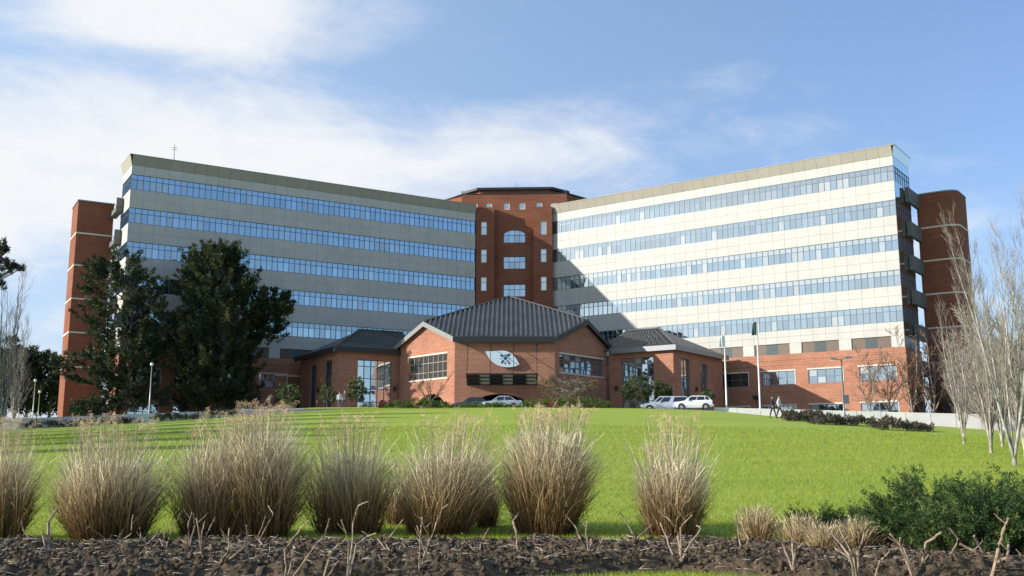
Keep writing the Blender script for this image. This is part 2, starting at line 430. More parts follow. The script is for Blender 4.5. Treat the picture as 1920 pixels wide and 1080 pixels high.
obj('field', grid_mesh('field', xs, np.linspace(.5, 1, 30), court_pts, ['lawn']), kind='structure')
def strip(name, x0, x1, d0, d1, m):
    X = np.linspace(x0, x1, 60); V = []
    for d in (d0, d1):
        Y = yb(X) - d; V.append(np.stack([X, Y, zlawn(X, Y) + .03], -1))
    V = np.concatenate(V); i = np.arange(59)
    return arr_mesh(name, V, np.stack([i + 60, i + 61, i + 1, i], 1), [m], smooth=True)
obj('driveway', strip('driveway', 37.5, 75, .3, 4.0, 'paving'), kind='structure')
obj('driveway', strip('driveway_west', -75, -40, .3, 2.5, 'paving'), kind='structure')

# ------------------------------------------------------------------ hospital wings
UNIT = box_mesh('pane', 'glass_left'); PANE = {}
def pane_mesh(m):
    if m not in PANE: PANE[m] = box_mesh('pane', m)
    return PANE[m]
def window(parent, fr, x0, x1, z0, z1, nx, nz, glass, y=.18, bar=.06, name='window', frame='window_metal', jitter=.35, label=None, proud=.07, heads=None):
    """a glazed window: frame mesh as the part, every pane its sub-part"""
    b = MB(); h = bar / 2
    if heads is None: zs = [z0 + (z1 - z0) * k / nz for k in range(nz + 1)]
    else: zs = heads
    xs_ = [x0 + (x1 - x0) * k / nx for k in range(nx + 1)]
    for k, x in enumerate(xs_):
        a = min(max(x, x0 + h), x1 - h); b.box(a - h, a + h, y - proud, y + .02, z0, z1)
    for z in zs:
        a = min(max(z, z0 + h), z1 - h)
        for i in range(nx): b.box(max(xs_[i], x0 + h) + (h if i else h), xs_[i + 1] - h, y - proud + .006, y + .018, a - h, a + h)
    base = fr.w(0, 0) - parent.location
    wnd = obj(name, b.mesh(name, [frame]), parent, base, fr.a, label=label)
    pm = pane_mesh(glass)
    for i in range(nx):
        for k in range(len(zs) - 1):
            a, c = xs_[i] + .01, xs_[i + 1] - .01
            obj('pane', pm, wnd, (a, y, zs[k] + .01), rot=(R(rnd.gauss(0, jitter)), 0, R(rnd.gauss(0, jitter))), scale=(c - a, .025, zs[k + 1] - zs[k] - .02))
    return wnd
def part(parent, fr, name, mb, mats, smooth=False, **kw):
    me = mb.mesh(name, mats, smooth) if isinstance(mb, MB) else mb
    return obj(name, me, parent, fr.w(0, 0) - parent.location, fr.a, **kw)

ROWT = [34.57 - 4.165 * k - GZ for k in range(5)]; ROWH = 1.86
ZTOP, ZCORN, ZWHITE, ZBRICK = 36.93 - GZ, 35.75 - GZ, 14.43 - GZ, 13.12 - GZ
def wing(name, fr, W, outer_left, glass, label):
    N, M = 64, 32
    root = thing(name, fr.w(W / 2, 0), label, 'hospital wing')
    D, DE, XE = 15.0, (5.6 if outer_left else 6.8), 6.5                       # body depth, depth of the end block, its length
    e0, e1 = (0, W)
    # core behind the cladding
    b = MB(); zt = ZCORN + .4
    if outer_left:
        b.box(.10, XE, .16, DE, 0, zt); b.box(XE + .003, W - .05, .162, D, 0, zt - .003)
    else:
        b.box(W - XE, W - .10, .16, DE, 0, zt); b.box(.05, W - XE - .003, .162, D, 0, zt - .003)
    part(root, fr, 'core_wall', b, ['joint'])
    pw = W / M; g = .011
    # sloping cornice panels
    cm = MB(); cm.hexa([(g, -.03, ZCORN), (pw - g, -.03, ZCORN), (pw - g, .10, ZCORN), (g, .10, ZCORN)],
                       [(g, -.36, ZTOP), (pw - g, -.36, ZTOP), (pw - g, -.24, ZTOP), (g, -.24, ZTOP)])
    cme = cm.mesh('cornice_panel', ['cornice'])
    o0 = fr.w(0, 0) - root.location
    for i in range(M): obj('cornice_panel', cme, root, fr.w(i * pw, 0) - root.location, fr.a)
    xo = 0 if outer_left else W; sg_ = -1 if outer_left else 1
    b = MB()                                        # coping on top and the return of the cornice round the end
    b.box(-.0 if not outer_left else -.36, W + (.36 if not outer_left else 0), -.40, D if False else DE, ZTOP + .003, ZTOP + .09)
    part(root, fr, 'coping', b, ['cornice'])
    b = MB()
    xa, xb = xo + sg_ * .02, xo + sg_ * .34
    b.hexa([(xa, -.03, ZCORN), (xa, DE, ZCORN), (xa - sg_ * .12, DE, ZCORN), (xa - sg_ * .12, .10, ZCORN)],
           [(xb, -.36, ZTOP), (xb, DE, ZTOP), (xb - sg_ * .12, DE, ZTOP), (xb - sg_ * .12, -.24, ZTOP)])
    part(root, fr, 'end_cornice', b, ['cornice' if outer_left else glass])
    # cladding, every panel its own piece (the lowest band joined)
    bands = [(ROWT[0], ZCORN - .012, 1)] + [(ROWT[k + 1], ROWT[k] - ROWH, 2) for k in range(4)]
    for z0, z1, nr in bands:
        hgt = (z1 - z0) / nr; me = box_mesh('cladding_panel', 'cladding', g, pw - g, 0, .12, .013, hgt - .013)
        for r in range(nr):
            for i in range(M):
                p = fr.w(i * pw, rnd.uniform(0, .012), z0 + r * hgt) - root.location
                obj('cladding_panel', me, root, p, fr.a)
    b = MB(); z0, z1 = ZWHITE, ROWT[4] - ROWH
    for i in range(M):
        b.box(i * pw + g, i * pw + pw - g, 0, .12, z0, (z0 + z1) / 2 - .018); b.box(i * pw + g, i * pw + pw - g, .004, .12, (z0 + z1) / 2 + .018, z1 - .018)
    part(root, fr, 'cladding_panel', b, ['cladding'], kind='stuff')
    for z0, z1, nr in bands + [(ZWHITE, ROWT[4] - ROWH, 2)]:
        b = MB(); b.box(.02, W - .02, .035, .115, z0 + .03, z1 - .03); part(root, fr, 'joint_backing', b, ['joint'])
    # ribbon windows
    cw = W / N; pm = pane_mesh(glass)
    for k in range(5):
        zt_, zb_ = ROWT[k], ROWT[k] - ROWH; zm = zb_ + ROWH * .66
        b = MB()
        for i in range(N + 1):
            x = min(max(i * cw, .03), W - .03); b.box(x - .028, x + .028, .035, .125, zb_ + .05, zt_ - .05)
        for z in (zb_ + .026, zm, zt_ - .026): b.box(.0, W, .045, .12, z - .024, z + .024)
        wb = part(root, fr, 'ribbon_window', b, ['window_metal'])
        order = range(N) if outer_left else range(N - 1, -1, -1)
        rest = MB()
        for c, i in enumerate(order):
            x = i * cw + .02
            if c < 60:
                obj('pane', pm, wb, (x, .10, zb_ + .05), rot=(R(rnd.gauss(0, .28)), 0, R(rnd.gauss(0, .28))), scale=(cw - .04, .02, zm - zb_ - .07))
            else: rest.box(x, x + cw - .04, .10, .12, zb_ + .05, zm - .02)
            t = rnd.gauss(0, .004)
            rest.hexa([(x, .10, zm + .02), (x + cw - .04, .10 + t, zm + .02), (x + cw - .04, .12 + t, zm + .02), (x, .12, zm + .02)],
                      [(x, .10 + t, zt_ - .05), (x + cw - .04, .10 + t, zt_ - .05), (x + cw - .04, .12 + t, zt_ - .05), (x, .12 + t, zt_ - .05)])
        o = obj('upper_panes', rest.mesh('upper_panes', [glass]), wb); o['kind'] = 'stuff'
    # end face
    xf = xo
    def ebox(b, y0, y1, z0, z1, t0, t1): b.box(min(xf + sg_ * t0, xf + sg_ * t1), max(xf + sg_ * t0, xf + sg_ * t1), y0, y1, z0, z1)
    for z0, z1, nr in bands + [(ZWHITE, ROWT[4] - ROWH, 1)]:
        b = MB(); ebox(b, .126, DE, z0 + .002, z1 - .002, -.14, -.004); part(root, fr, 'end_cladding', b, ['cladding' if outer_left else glass])
    for k in range(5):
        b = MB(); nb_ = 8
        for j in range(nb_): ebox(b, .14 + j * (DE - .2) / (nb_ - 1), .20 + j * (DE - .2) / (nb_ - 1), ROWT[k] - ROWH, ROWT[k], -.13, -.03)
        ebox(b, .13, DE - .05, ROWT[k] - ROWH * .36 - .03, ROWT[k] - ROWH * .36 + .03, -.128, -.034)
        eg = part(root, fr, 'end_window', b, ['window_metal'])
        b = MB(); ebox(b, .13, DE - .05, ROWT[k] - ROWH, ROWT[k], -.12, -.08); obj('end_pane', b.mesh('end_pane', [glass]), eg)
    # clerestory strip under the white bands
    mods = {k: box_mesh('clerestory_panel', m, .02, pw - .02, y, y + .1, ZBRICK + .004, ZWHITE - .004) for k, m, y in ((0, 'cladding', .02), (1, 'brown_panel', .14), (2, 'slate_panel', .14), (3, 'brown_panel', .14))}
    for i in range(M):
        q = (i if outer_left else (M - 1 - i)) % 4
        obj('clerestory_panel', mods[q], root, fr.w(i * pw, 0) - root.location, fr.a)
    return root

LW = Fr(-46.2, 118.85, GZ, 31.0); LWW = 47.7
RW = Fr(5.82, 143.74, GZ, -36.2); RWW = 48.4
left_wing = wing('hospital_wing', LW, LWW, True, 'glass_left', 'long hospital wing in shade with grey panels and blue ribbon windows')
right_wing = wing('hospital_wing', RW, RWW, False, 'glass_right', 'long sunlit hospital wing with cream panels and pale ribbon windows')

def brick_base(root, fr, W, outer_left, wins, glasses, lower=True):
    holes, spec = [], []
    for (x0, x1, z0, z1, nx, nz, gl) in wins:
        holes.append([(x0, z0), (x1, z0), (x1, z1), (x0, z1)]); spec.append((x0, x1, z0, z1, nx, nz, gl))
    b = MB(); b.poly_wall([(0, 0), (W, 0), (W, ZBRICK), (0, ZBRICK)], holes, .155, 0)
    part(root, fr, 'brick_base', b, ['brick'])
    b = MB(); xo = 0 if outer_left else W; s_ = -1 if outer_left else 1
    b.box(min(xo, xo + s_ * .05), max(xo, xo + s_ * .05), .003, 5.6 if outer_left else 6.8, 0, ZBRICK)
    part(root, fr, 'end_brick', b, ['brick'])
    for z in (ZBRICK - .75, ZBRICK - 1.35):
        b = MB(); b.box(0, W, -.05, -.003, z, z + .12); part(root, fr, 'string_course', b, ['brick'])
    for (x0, x1, z0, z1, nx, nz, gl) in spec:
        window(root, fr, x0, x1, z0, z1, nx, nz, gl, y=.13, bar=.07)
        b = MB(); b.box(x0 - .12, x1 + .12, -.04, -.003, z1, z1 + .16); b.box(x1, x1 + .10, -.04, -.003, z0 - .0, z1 - .003); part(root, fr, 'window_surround', b, ['stone_trim'])
wr = []
for (ua, ub_, va, gl) in [(1343, 1403, 703, 'glass_dim'), (1428, 1490, 697, 'glass_clear'), (1515, 1580, 691, 'glass_clear'), (1610, 1680, 685, 'glass_clear')]:
    x0, x1 = RW.on(ua, va)[0], RW.on(ub_, va)[0]
    wr.append((x0, x1, 4.38, 6.07, 4, 2, gl)); wr.append((x0, x1, .05, 1.86, 4, 2, 'glass_dim' if gl == 'glass_dim' else 'glass_clear'))
brick_base(right_wing, RW, RWW, False, wr, None)
wl = []
for k, x0 in enumerate((1.2, 6.4, 11.6, 16.8)): wl.append((x0, x0 + 3.6, 4.38, 6.07, 4, 2, 'glass_clear')); wl.append((x0, x0 + 3.6, .05, 1.86, 4, 2, 'glass_clear'))
xa, xb = LW.on(516, 735)[0], LW.on(577, 735)[0]
wl.append((xa, xb + 4, .1, LW.on(545, 706)[1], 6, 4, 'glass_dim'))
brick_base(left_wing, LW, LWW, True, wl, None)
# small lights on the brick of the sunlit wing
for (u, v) in [(1419, 746)]:
    x, z = RW.on(u, v); b = MB(); b.box(-.25, .25, -.45, -.02, -.22, .22); b.box(-.32, .32, -.52, -.44, -.10, .27)
    obj('wall_light', b.mesh('wall_light', ['plastic_black']), None, RW.w(x, 0, z), RW.a, label='black floodlight box on sunlit brick beside the second flagpole', cat='wall light')

# ------------------------------------------------------------------ stair towers at the wing ends
def stair_tower(fr, plan, ztop, bands, label, bridge_x, by0):
    root = thing('stair_tower', fr.w(sum(p[0] for p in plan) / len(plan), plan[0][1], 0), label, 'stair tower')
    off = fr.w(0, 0) - root.location
    b = MB(); b.prism(plan, 0, ztop); part(root, fr, 'brick_shaft', b, ['tower_brick_shaded'])
    cx, cy = sum(p[0] for p in plan) / len(plan), sum(p[1] for p in plan) / len(plan)
    grow = [(cx + (x - cx) * 1.018, cy + (y - cy) * 1.018) for x, y in plan]
    for z in bands:
        b = MB(); b.prism(grow, z - .10, z + .10); part(root, fr, 'white_band', b, ['stone_trim'])
    b = MB(); b.prism([(cx + (x - cx) * 1.04, cy + (y - cy) * 1.04) for x, y in plan], ztop + .003, ztop + .16); part(root, fr, 'coping', b, ['pole_grey'])
    for z in [ztop - .05] + [q for q in bands]:
        b = MB(); x0, x1 = bridge_x; ya, yb_ = by0
        b.box(x0, x1, ya, ya + .18, z - 1.15, z); xo_ = x0 if x0 < -1 else x1 - .18
        b.box(xo_, xo_ + .18, ya + .183, yb_, z - 1.15, z); b.box(x0, x1, ya + .05, yb_ - .003, z - 1.75, z - 1.153)
        part(root, fr, 'bridge', b, ['bridge_concrete_shaded'])
    return root
LT = Fr(*LW.w(0, 8.2, 0), 31.0)
stair_tower(LT, [(-4.64, 0), (-.4, 0), (-.4, 5), (-4.64, 5)], 32.45 - GZ, [28.35 - GZ, 24.25 - GZ, 20.05 - GZ, 15.85 - GZ, 11.6 - GZ], 'brick stair tower with white bands beside the shaded wing and conifers', (-.85, -.06), (-4.4, -.003))
RT = Fr(*RW.w(RWW, 9.0, 0), -36.2)
arc = [(3.45 + 1.35 * math.sin(R(t)), 1.35 - 1.35 * math.cos(R(t))) for t in (0, 15, 30, 45, 60, 75, 90)]
stair_tower(RT, [(.1, 0)] + arc + [(4.8, 5), (.1, 5)], 32.8 - GZ, [28.55 - GZ, 24.4 - GZ, 20.25 - GZ, 16.1 - GZ, 11.9 - GZ], 'dark shaded brick stair tower with rounded corner behind bare poplars', (.06, .5), (-5.0, -.003))

# ------------------------------------------------------------------ central brick tower
CT = Fr(0.3, 143.25, GZ, -2.6)
def arch_pts(x0, x1, z0, zs, zt, n=10):
    """opening with a low arched head, counter-clockwise"""
    c, a = (x0 + x1) / 2, (x1 - x0) / 2
    return [(x0, z0), (x1, z0)] + [(c + a * math.cos(math.pi * k / n), zs + (zt - zs) * math.sin(math.pi * k / n)) for k in range(n + 1)]
tower = thing('central_tower', CT.w(0, 0), 'brick centre tower with arched window between the two wings', 'tower')
xl, xr = CT.on(866, 364, 1.2)[0], CT.on(1063, 364, 1.2)[0]
zt1 = CT.on(960, 364, 1.2)[1]
holes = []; wins = []
wx0, wx1 = CT.on(944, 490, 1.2)[0], CT.on(985, 490, 1.2)[0]
for va, vb in ((431, 455), (481, 504), (533, 556), (585, 608)):
    z1, z0 = CT.on(960, va, 1.2)[1], CT.on(960, vb, 1.2)[1]
    if va == 431: holes.append(arch_pts(wx0, wx1, z0, z1 - .75, z1))
    else: holes.append([(wx0, z0), (wx1, z0), (wx1, z1), (wx0, z1)])
    wins.append((wx0, wx1, z0, z1))
for uc in (890, 917, 950, 979, 1011, 1038):
    x = CT.on(uc, 387, 1.2)[0]; z1, z0 = CT.on(960, 381, 1.2)[1], CT.on(960, 393, 1.2)[1]
    holes.append([(x - .45, z0), (x + .45, z0), (x + .45, z1), (x - .45, z1)]); wins.append((x - .45, x + .45, z0, z1))
b = MB(); b.poly_wall([(xl, 0), (xr, 0), (xr, zt1), (xl, zt1)], holes, .4, 1.2); part(tower, CT, 'front_wall', b, ['tower_brick_shaded'])
for k, (x0, x1, z0, z1) in enumerate(wins):
    if k < 4: window(tower, CT, x0, x1, z0, z1, 4, 2, 'glass_left', y=1.4, heads=[z0, z0 + (z1 - z0) * .58, z1])
    else:
        window(tower, CT, x0, x1, z0, z1, 1, 1, 'glass_clear', y=1.32, name='small_window', frame='stone_trim', bar=.14)
for (ua, ub_) in ((893, 927), (1000, 1035)):
    x0, x1 = CT.on(ua, 420)[0], CT.on(ub_, 420)[0]; zt2 = CT.on(960, 389.5)[1]
    hs, ws = [], []
    um = (902 + 913) / 2 if ua == 893 else 1019
    xm = CT.on(um, 430)[0]
    for va, vb in ((415, 440), (467, 492), (519, 545)):
        z1, z0 = CT.on(960, va)[1], CT.on(960, vb)[1]; hs.append([(xm - .42, z0), (xm + .42, z0), (xm + .42, z1), (xm - .42, z1)]); ws.append((xm - .42, xm + .42, z0, z1))
    b = MB(); b.poly_wall([(x0, 0), (x1, 0), (x1, zt2), (x0, zt2)], hs, .3, 0)
    b.box(x0, x0 + .3, .303, 1.197, 0, zt2); b.box(x1 - .3, x1, .303, 1.197, 0, zt2); b.box(x0, x1, .0, 1.197, zt2 + .003, zt2 + .12)
    part(tower, CT, 'pier', b, ['tower_brick_shaded'])
    for q in ws: window(tower, CT, *q, 1, 2, 'glass_clear', y=.14, frame='stone_trim', bar=.10, heads=[q[2], q[2] + (q[3] - q[2]) * .6, q[3]])
# octagonal top
c8 = 3.6; yb8 = 1.603
octa = [(xl, yb8), (xr, yb8), (xr + c8, yb8 + c8), (xr + c8, yb8 + c8 + 8), (xr, yb8 + 2 * c8 + 8), (xl, yb8 + 2 * c8 + 8), (xl - c8, yb8 + c8 + 8), (xl - c8, yb8 + c8)]
b = MB(); b.prism(octa, 24, zt1 - .003); part(tower, CT, 'octagon_wall', b, ['tower_brick_shaded'])
b = MB(); octb = [(x * 1.006, y - .02 if y < 3 else y) for x, y in octa]
b.prism([(xl - .06, 1.14), (xr + .06, 1.14), (xr + c8 + .05, yb8 + c8 - .05), (xr + c8 + .05, yb8 + c8 + 8), (xr, yb8 + 2 * c8 + 8), (xl, yb8 + 2 * c8 + 8), (xl - c8 - .05, yb8 + c8 + 8), (xl - c8 - .05, yb8 + c8 - .05)], zt1 + .003, zt1 + .12)
part(tower, CT, 'parapet_cap', b, ['fascia'])
xl2, xr2 = CT.on(897, 356, 3)[0], CT.on(1033, 356, 3)[0]; c2 = 2.6; z2 = CT.on(960, 356, 3)[1]
def oct_at(gx, y0, ln=7.5): return [(xl2 - gx, y0 - gx), (xr2 + gx, y0 - gx), (xr2 + c2 + gx, y0 + c2 - gx), (xr2 + c2 + gx, y0 + c2 + ln), (xr2 + gx, y0 + 2 * c2 + ln), (xl2 - gx, y0 + 2 * c2 + ln), (xl2 - c2 - gx, y0 + c2 + ln), (xl2 - c2 - gx, y0 + c2 - gx)]
b = MB(); b.prism(oct_at(-.25, 3.0), zt1 + .12, z2 - .003); part(tower, CT, 'attic_wall', b, ['tower_brick_shaded'])
b = MB(); b.prism(oct_at(.2, 3.0), z2, z2 + .35); part(tower, CT, 'eave', b, ['fascia'])
b = MB(); ap = ((xl2 + xr2) / 2, 3.0 + c2 + 3.7, z2 + 2.1); oo = oct_at(.12, 3.0)
for k in range(8):
    p, q = oo[k], oo[(k + 1) % 8]; b.face([(p[0], p[1], z2 + .353), (q[0], q[1], z2 + .353), ap])
b.face([(x, y, z2 + .353) for x, y in reversed(oo)])
part(tower, CT, 'roof', b, ['roof_metal'])
def antenna(p, h, label, arms=0, r=.03):
    b = MB(); b.tube([(0, 0, 0), (0, 0, h * .5), (0, 0, h)], [r * 1.3, r, r * .6], 5)
    b.box(-.12, .12, -.12, .12, -.02, .03)
    for k in range(arms): b.tube([(-.35, 0, h * (.72 + .1 * k)), (.35, 0, h * (.72 + .1 * k))], r * .7, 4)
    return obj('antenna', b.mesh('antenna', ['pole_grey']), None, p, label=label, cat='antenna', group='rooftop antennas')
antenna(CT.w(ap[0], ap[1], ap[2] - .05), 1.3, 'thin antenna on the peak of the centre tower roof')
x, z = CT.on(868, 364, 2.5); antenna(CT.w(x, 2.5, zt1 + .12), 1.0, 'short antenna on the parapet at the shaded side of the centre tower', 1)
x, z = CT.on(1060, 364, 2.5); antenna(CT.w(x, 2.5, zt1 + .12), 1.0, 'short antenna on the parapet at the sunlit side of the centre tower', 1)
x, z = LW.on(326, 300, 1.5); antenna(LW.w(x, 1.5, ZTOP + .09), 2.6, 'tall lattice antenna on the roof of the shaded wing', 2, .045)
x, z = RW.on(1662, 280, 1.0); antenna(RW.w(x, 1.0, ZTOP + .09), .9, 'small antenna on the roof end of the sunlit wing')

# ------------------------------------------------------------------ entrance pavilion
A, B_ = Vector((-6.35, 112.0, GZ)), Vector((4.75, 112.0, GZ)); ZE = 13.72 - GZ
C_, D_ = Vector((-13.36, 120.3, GZ)), Vector((11.26, 120.3, GZ))
pav = thing('entrance_pavilion', (-.8, 116, GZ), 'low brick entrance pavilion with dark ribbed hip roof and two gables', 'entrance building')
FW = Fr(A.x, A.y, GZ, 0.0); WF = B_.x - A.x
def ell(x0, x1, zt, n=14):
    c, a = (x0 + x1) / 2, (x1 - x0) / 2
    return [(c + a * math.cos(math.pi * k / n), .02 + zt * math.sin(math.pi * k / n)) for k in range(n + 1)]
ax0, ax1 = FW.on(872, 755)[0], FW.on(1004, 755)[0]; azt = FW.on(938, 739)[1]
b = MB(); b.poly_wall([(0, 0), (WF, 0), (WF, ZE), (0, ZE)], [ell(ax0, ax1, azt)], .45); part(pav, FW, 'front_wall', b, ['brick'])
b = MB(); n = 16; ac, aa = (ax0 + ax1) / 2, (ax1 - ax0) / 2
for k in range(n):
    t0, t1 = math.pi * k / n, math.pi * (k + 1) / n
    q = [(ac + (aa + w_) * math.cos(t), -.05, .02 + (azt + w_) * math.sin(t)) for t, w_ in ((t0, .02), (t1, .02), (t1, .34), (t0, .34))]
    b.hexa(q, [(p[0], -.003, p[2]) for p in q])
part(pav, FW, 'arch_ring', b, ['brick'])
GLen = math.hypot(C_.x - A.x, C_.y - A.y)
LG = Fr(C_.x, C_.y, GZ, math.degrees(math.atan2(A.y - C_.y, A.x - C_.x)))
RGL = math.hypot(D_.x - B_.x, D_.y - B_.y)
RG = Fr(B_.x, B_.y, GZ, math.degrees(math.atan2(D_.y - B_.y, D_.x - B_.x)))
PLx, PLz = LG.on(800, 607); PRx, PRz = RG.on(1096, 607)
def gable(fr, L, px, pz, wx0, wx1, wz0, wz1, arch, nm):
    hs = [[(wx0, wz0), (wx1, wz0), (wx1, wz1), (wx0, wz1)]]
    if arch: hs.append(ell(*arch))
    b = MB(); b.poly_wall([(0, 0), (L, 0), (L, ZE - .1), (px, pz), (0, ZE - .1)], hs, .45); part(pav, fr, 'gable_wall', b, ['brick'])
    b = MB(); b.box(wx0 - .1, wx1 + .1, -.05, -.003, wz1, wz1 + .17); b.box(wx0 - .1, wx1 + .1, -.05, -.003, wz0 - .14, wz0); part(pav, fr, 'window_surround', b, ['stone_trim'])
lx0, lz1 = LG.on(767, 672); lx1, lz0 = LG.on(838, 707)
gable(LG, GLen, PLx, PLz, lx0, lx1, lz0, lz1, (LG.on(776, 757)[0], LG.on(840, 757)[0], LG.on(808, 739)[1]), 'left')
window(pav, LG, lx0, lx1, lz0, lz1, 8, 3, 'glass_dim', y=.2, bar=.09, frame='gutter_light', heads=[lz0, lz0 + (lz1 - lz0) * .28, lz0 + (lz1 - lz0) * .68, lz1])
rx0, rz1 = RG.on(1049, 663); rx1, rz0 = RG.on(1131, 707)
gable(RG, RGL, PRx, PRz, rx0, rx1, rz0, rz1, None, 'right')
window(pav, RG, rx0, rx1, rz0, rz1, 8, 3, 'glass_clear', y=.2, bar=.07, heads=[rz0, rz0 + (rz1 - rz0) * .28, rz0 + (rz1 - rz0) * .70, rz1])
# main roof: front slope, two gable slopes, back slopes
apex = Vector(at(955, 557, 124.2)); PL = LG.w(PLx, -.45, PLz + .15); PR = RG.w(PRx, -.45, PRz + .15)
eA, eB = Vector((A.x - .15, 111.45, GZ + ZE)), Vector((B_.x + .15, 111.45, GZ + ZE))
slope = (apex.z - eA.z) / (apex.y - eA.y)
PL.z = eA.z + slope * (PL.y - eA.y); PR.z = eA.z + slope * (PR.y - eA.y)
eC = LG.w(-.6, -.45, ZE - .12); eD = RG.w(RGL + .6, -.45, ZE - .12)
bk = [Vector((-13, 136, GZ + ZE - .1)), Vector((11, 136, GZ + ZE - .1))]
pl = pav.location
ID = Fr(0, 0, 0, 0)
b = MB()
for poly in ([eA, eB, PR, apex, PL], [eC, PL, apex, bk[0]], [PR, eD, bk[1], apex], [bk[0], apex, bk[1]]): b.slab([p for p in poly], .12)
part(pav, ID, 'roof', b, ['roof_metal'])
# standing ribs of the front slope
rib0 = None
def clipx(x):
    """lowest and highest y of the front slope polygon at this x"""
    P = [eA, eB, PR, apex, PL]; ys_ = []
    for k in range(5):
        p, q = P[k], P[(k + 1) % 5]
        if (p.x - x) * (q.x - x) <= 0 and abs(p.x - q.x) > 1e-6: ys_.append(p.y + (q.y - p.y) * (x - p.x) / (q.x - p.x))
    return (min(ys_), max(ys_)) if len(ys_) > 1 else None
x = PL.x + .25
while x < PR.x:
    c = clipx(x)
    if c and c[1] - c[0] > .3:
        y0, y1 = c; z0, z1 = eA.z + slope * (y0 - eA.y), eA.z + slope * (y1 - eA.y)
        b = MB(); h = .2; wd = .15
        b.hexa([(-wd, y0 - .02, z0 - .03), (wd, y0 - .02, z0 - .03), (wd * .6, y0 - .02, z0 + h), (-wd * .6, y0 - .02, z0 + h)],
               [(-wd, y1, z1 - .03), (wd, y1, z1 - .03), (wd * .6, y1, z1 + h), (-wd * .6, y1, z1 + h)])
        obj('roof_rib', b.mesh('roof_rib', ['roof_metal']), pav, Vector((x, 0, 0)) - pl)
    x += .55
def beam(p, q, w_, h, mname, name, drop=0.0):
    """a straight fascia or barge board between two points, its top at the points"""
    d = (q - p); n = Vector((-d.y, d.x, 0)).normalized() * w_ / 2; dn = Vector((0, 0, h)); dr = Vector((0, 0, drop))
    b = MB(); b.hexa([p - n - dr, p + n - dr, p + n - dn - dr, p - n - dn - dr], [q - n - dr, q + n - dr, q + n - dn - dr, q - n - dn - dr])
    return part(pav, ID, name, b, [mname])
beam(eA + Vector((.02, -.06, .05)), eB + Vector((-.02, -.06, .05)), .14, .62, 'fascia', 'eave_fascia')
for p, q, m_ in ((eC, PL, 'gutter_light'), (PL, eA, 'gutter_light'), (eB, PR, 'fascia'), (PR, eD, 'fascia')):
    beam(p + Vector((0, -.08, .06)), q + Vector((0, -.08, .06)), .16, .55, m_, 'barge_board')
for p, q in ((PL, apex), (PR, apex)):
    b = MB(); b.tube([p + Vector((0, 0, .08)), q + Vector((0, 0, .08))], .16, 6); part(pav, ID, 'ridge_cap', b, ['roof_metal'])
# canopy over the doors, seen from below, hung from rods
CZ = FW.on(940, 721)[1]; x0, x1 = FW.on(877, 721)[0], FW.on(1006, 721)[0]
r_ = ray(940, 701); yo = 109.4 - 112.0; zo = r_[2] / r_[1] * 109.4 - GZ
can = MB(); nb = 6
for k in range(nb + 1):
    x = x0 + (x1 - x0) * k / nb
    can.hexa([(x - .08, -.02, CZ - .12), (x + .08, -.02, CZ - .12), (x + .08, -.02, CZ + .10), (x - .08, -.02, CZ + .10)], [(x - .08, yo, zo - .10), (x + .08, yo, zo - .10), (x + .08, yo, zo + .08), (x - .08, yo, zo + .08)])
for t in (0.02, .35, .68, .985):
    y, z = -.02 + (yo + .02) * t, CZ + (zo - CZ) * t
    can.box(x0, x1, y - .06, y + .06, z - .085, z + .075)
part(pav, FW, 'canopy_frame', can, ['dark_metal'])
for k in range(nb):
    xa_, xb_ = x0 + (x1 - x0) * k / nb + .08, x0 + (x1 - x0) * (k + 1) / nb - .08
    b = MB(); b.hexa([(xa_, -.08, CZ - .0), (xb_, -.08, CZ), (xb_, -.08, CZ + .03), (xa_, -.08, CZ + .03)], [(xa_, yo + .06, zo), (xb_, yo + .06, zo), (xb_, yo + .06, zo + .03), (xa_, yo + .06, zo + .03)])
    part(pav, FW, 'canopy_panel', b, ['dark_metal' if k % 2 == 0 else 'canopy_pane'])
for k in (0, 2, 4, 6):
    x = x0 + (x1 - x0) * k / nb; b = MB(); b.tube([(x, yo, zo + .05), (x, -.03, FW.on(940, 645)[1])], .035, 5); part(pav, FW, 'hanger_rod', b, ['dark_metal'])
# leaf shaped sign with its emblem, standing on pegs off the wall
sx0, sz0 = FW.on(910.5, 658, -.3); sx1, sz1 = FW.on(973.5, 683.5, -.3)
def bez(p0, p1, p2, p3, n=10): return [tuple(((1 - t) ** 3 * a + 3 * (1 - t) ** 2 * t * b_ + 3 * (1 - t) * t * t * c + t ** 3 * d) for a, b_, c, d in zip(p0, p1, p2, p3)) for t in [k / n for k in range(n)]]
def sp(u, v): return FW.on(u, v, -.3)
leaf = bez(sp(910, 658), sp(916, 675), sp(930, 690), sp(955, 688.5)) + bez(sp(955, 688.5), sp(964, 688), sp(970, 686), sp(974, 683.5), 5) + bez(sp(974, 683.5), sp(966, 666), sp(955, 657), sp(942, 657.5)) + bez(sp(942, 657.5), sp(930, 657), sp(920, 660), sp(910, 658), 6)
b = MB(); b.poly_wall(leaf, [], .1, -.3)
sign = obj('sign', b.mesh('sign', ['sign_white']), None, FW.w(0, 0), 0, label='pale leaf shaped sign with dark star emblem on the entrance wall', cat='sign')
b = MB()
for u, v in ((918, 664), (935, 678), (960, 680), (950, 663)):
    x, z = FW.on(u, v, -.3); b.tube([(x, -.21, z), (x, 0, z)], .04, 5)
obj('peg', b.mesh('peg', ['pole_grey']), sign)
b = MB()
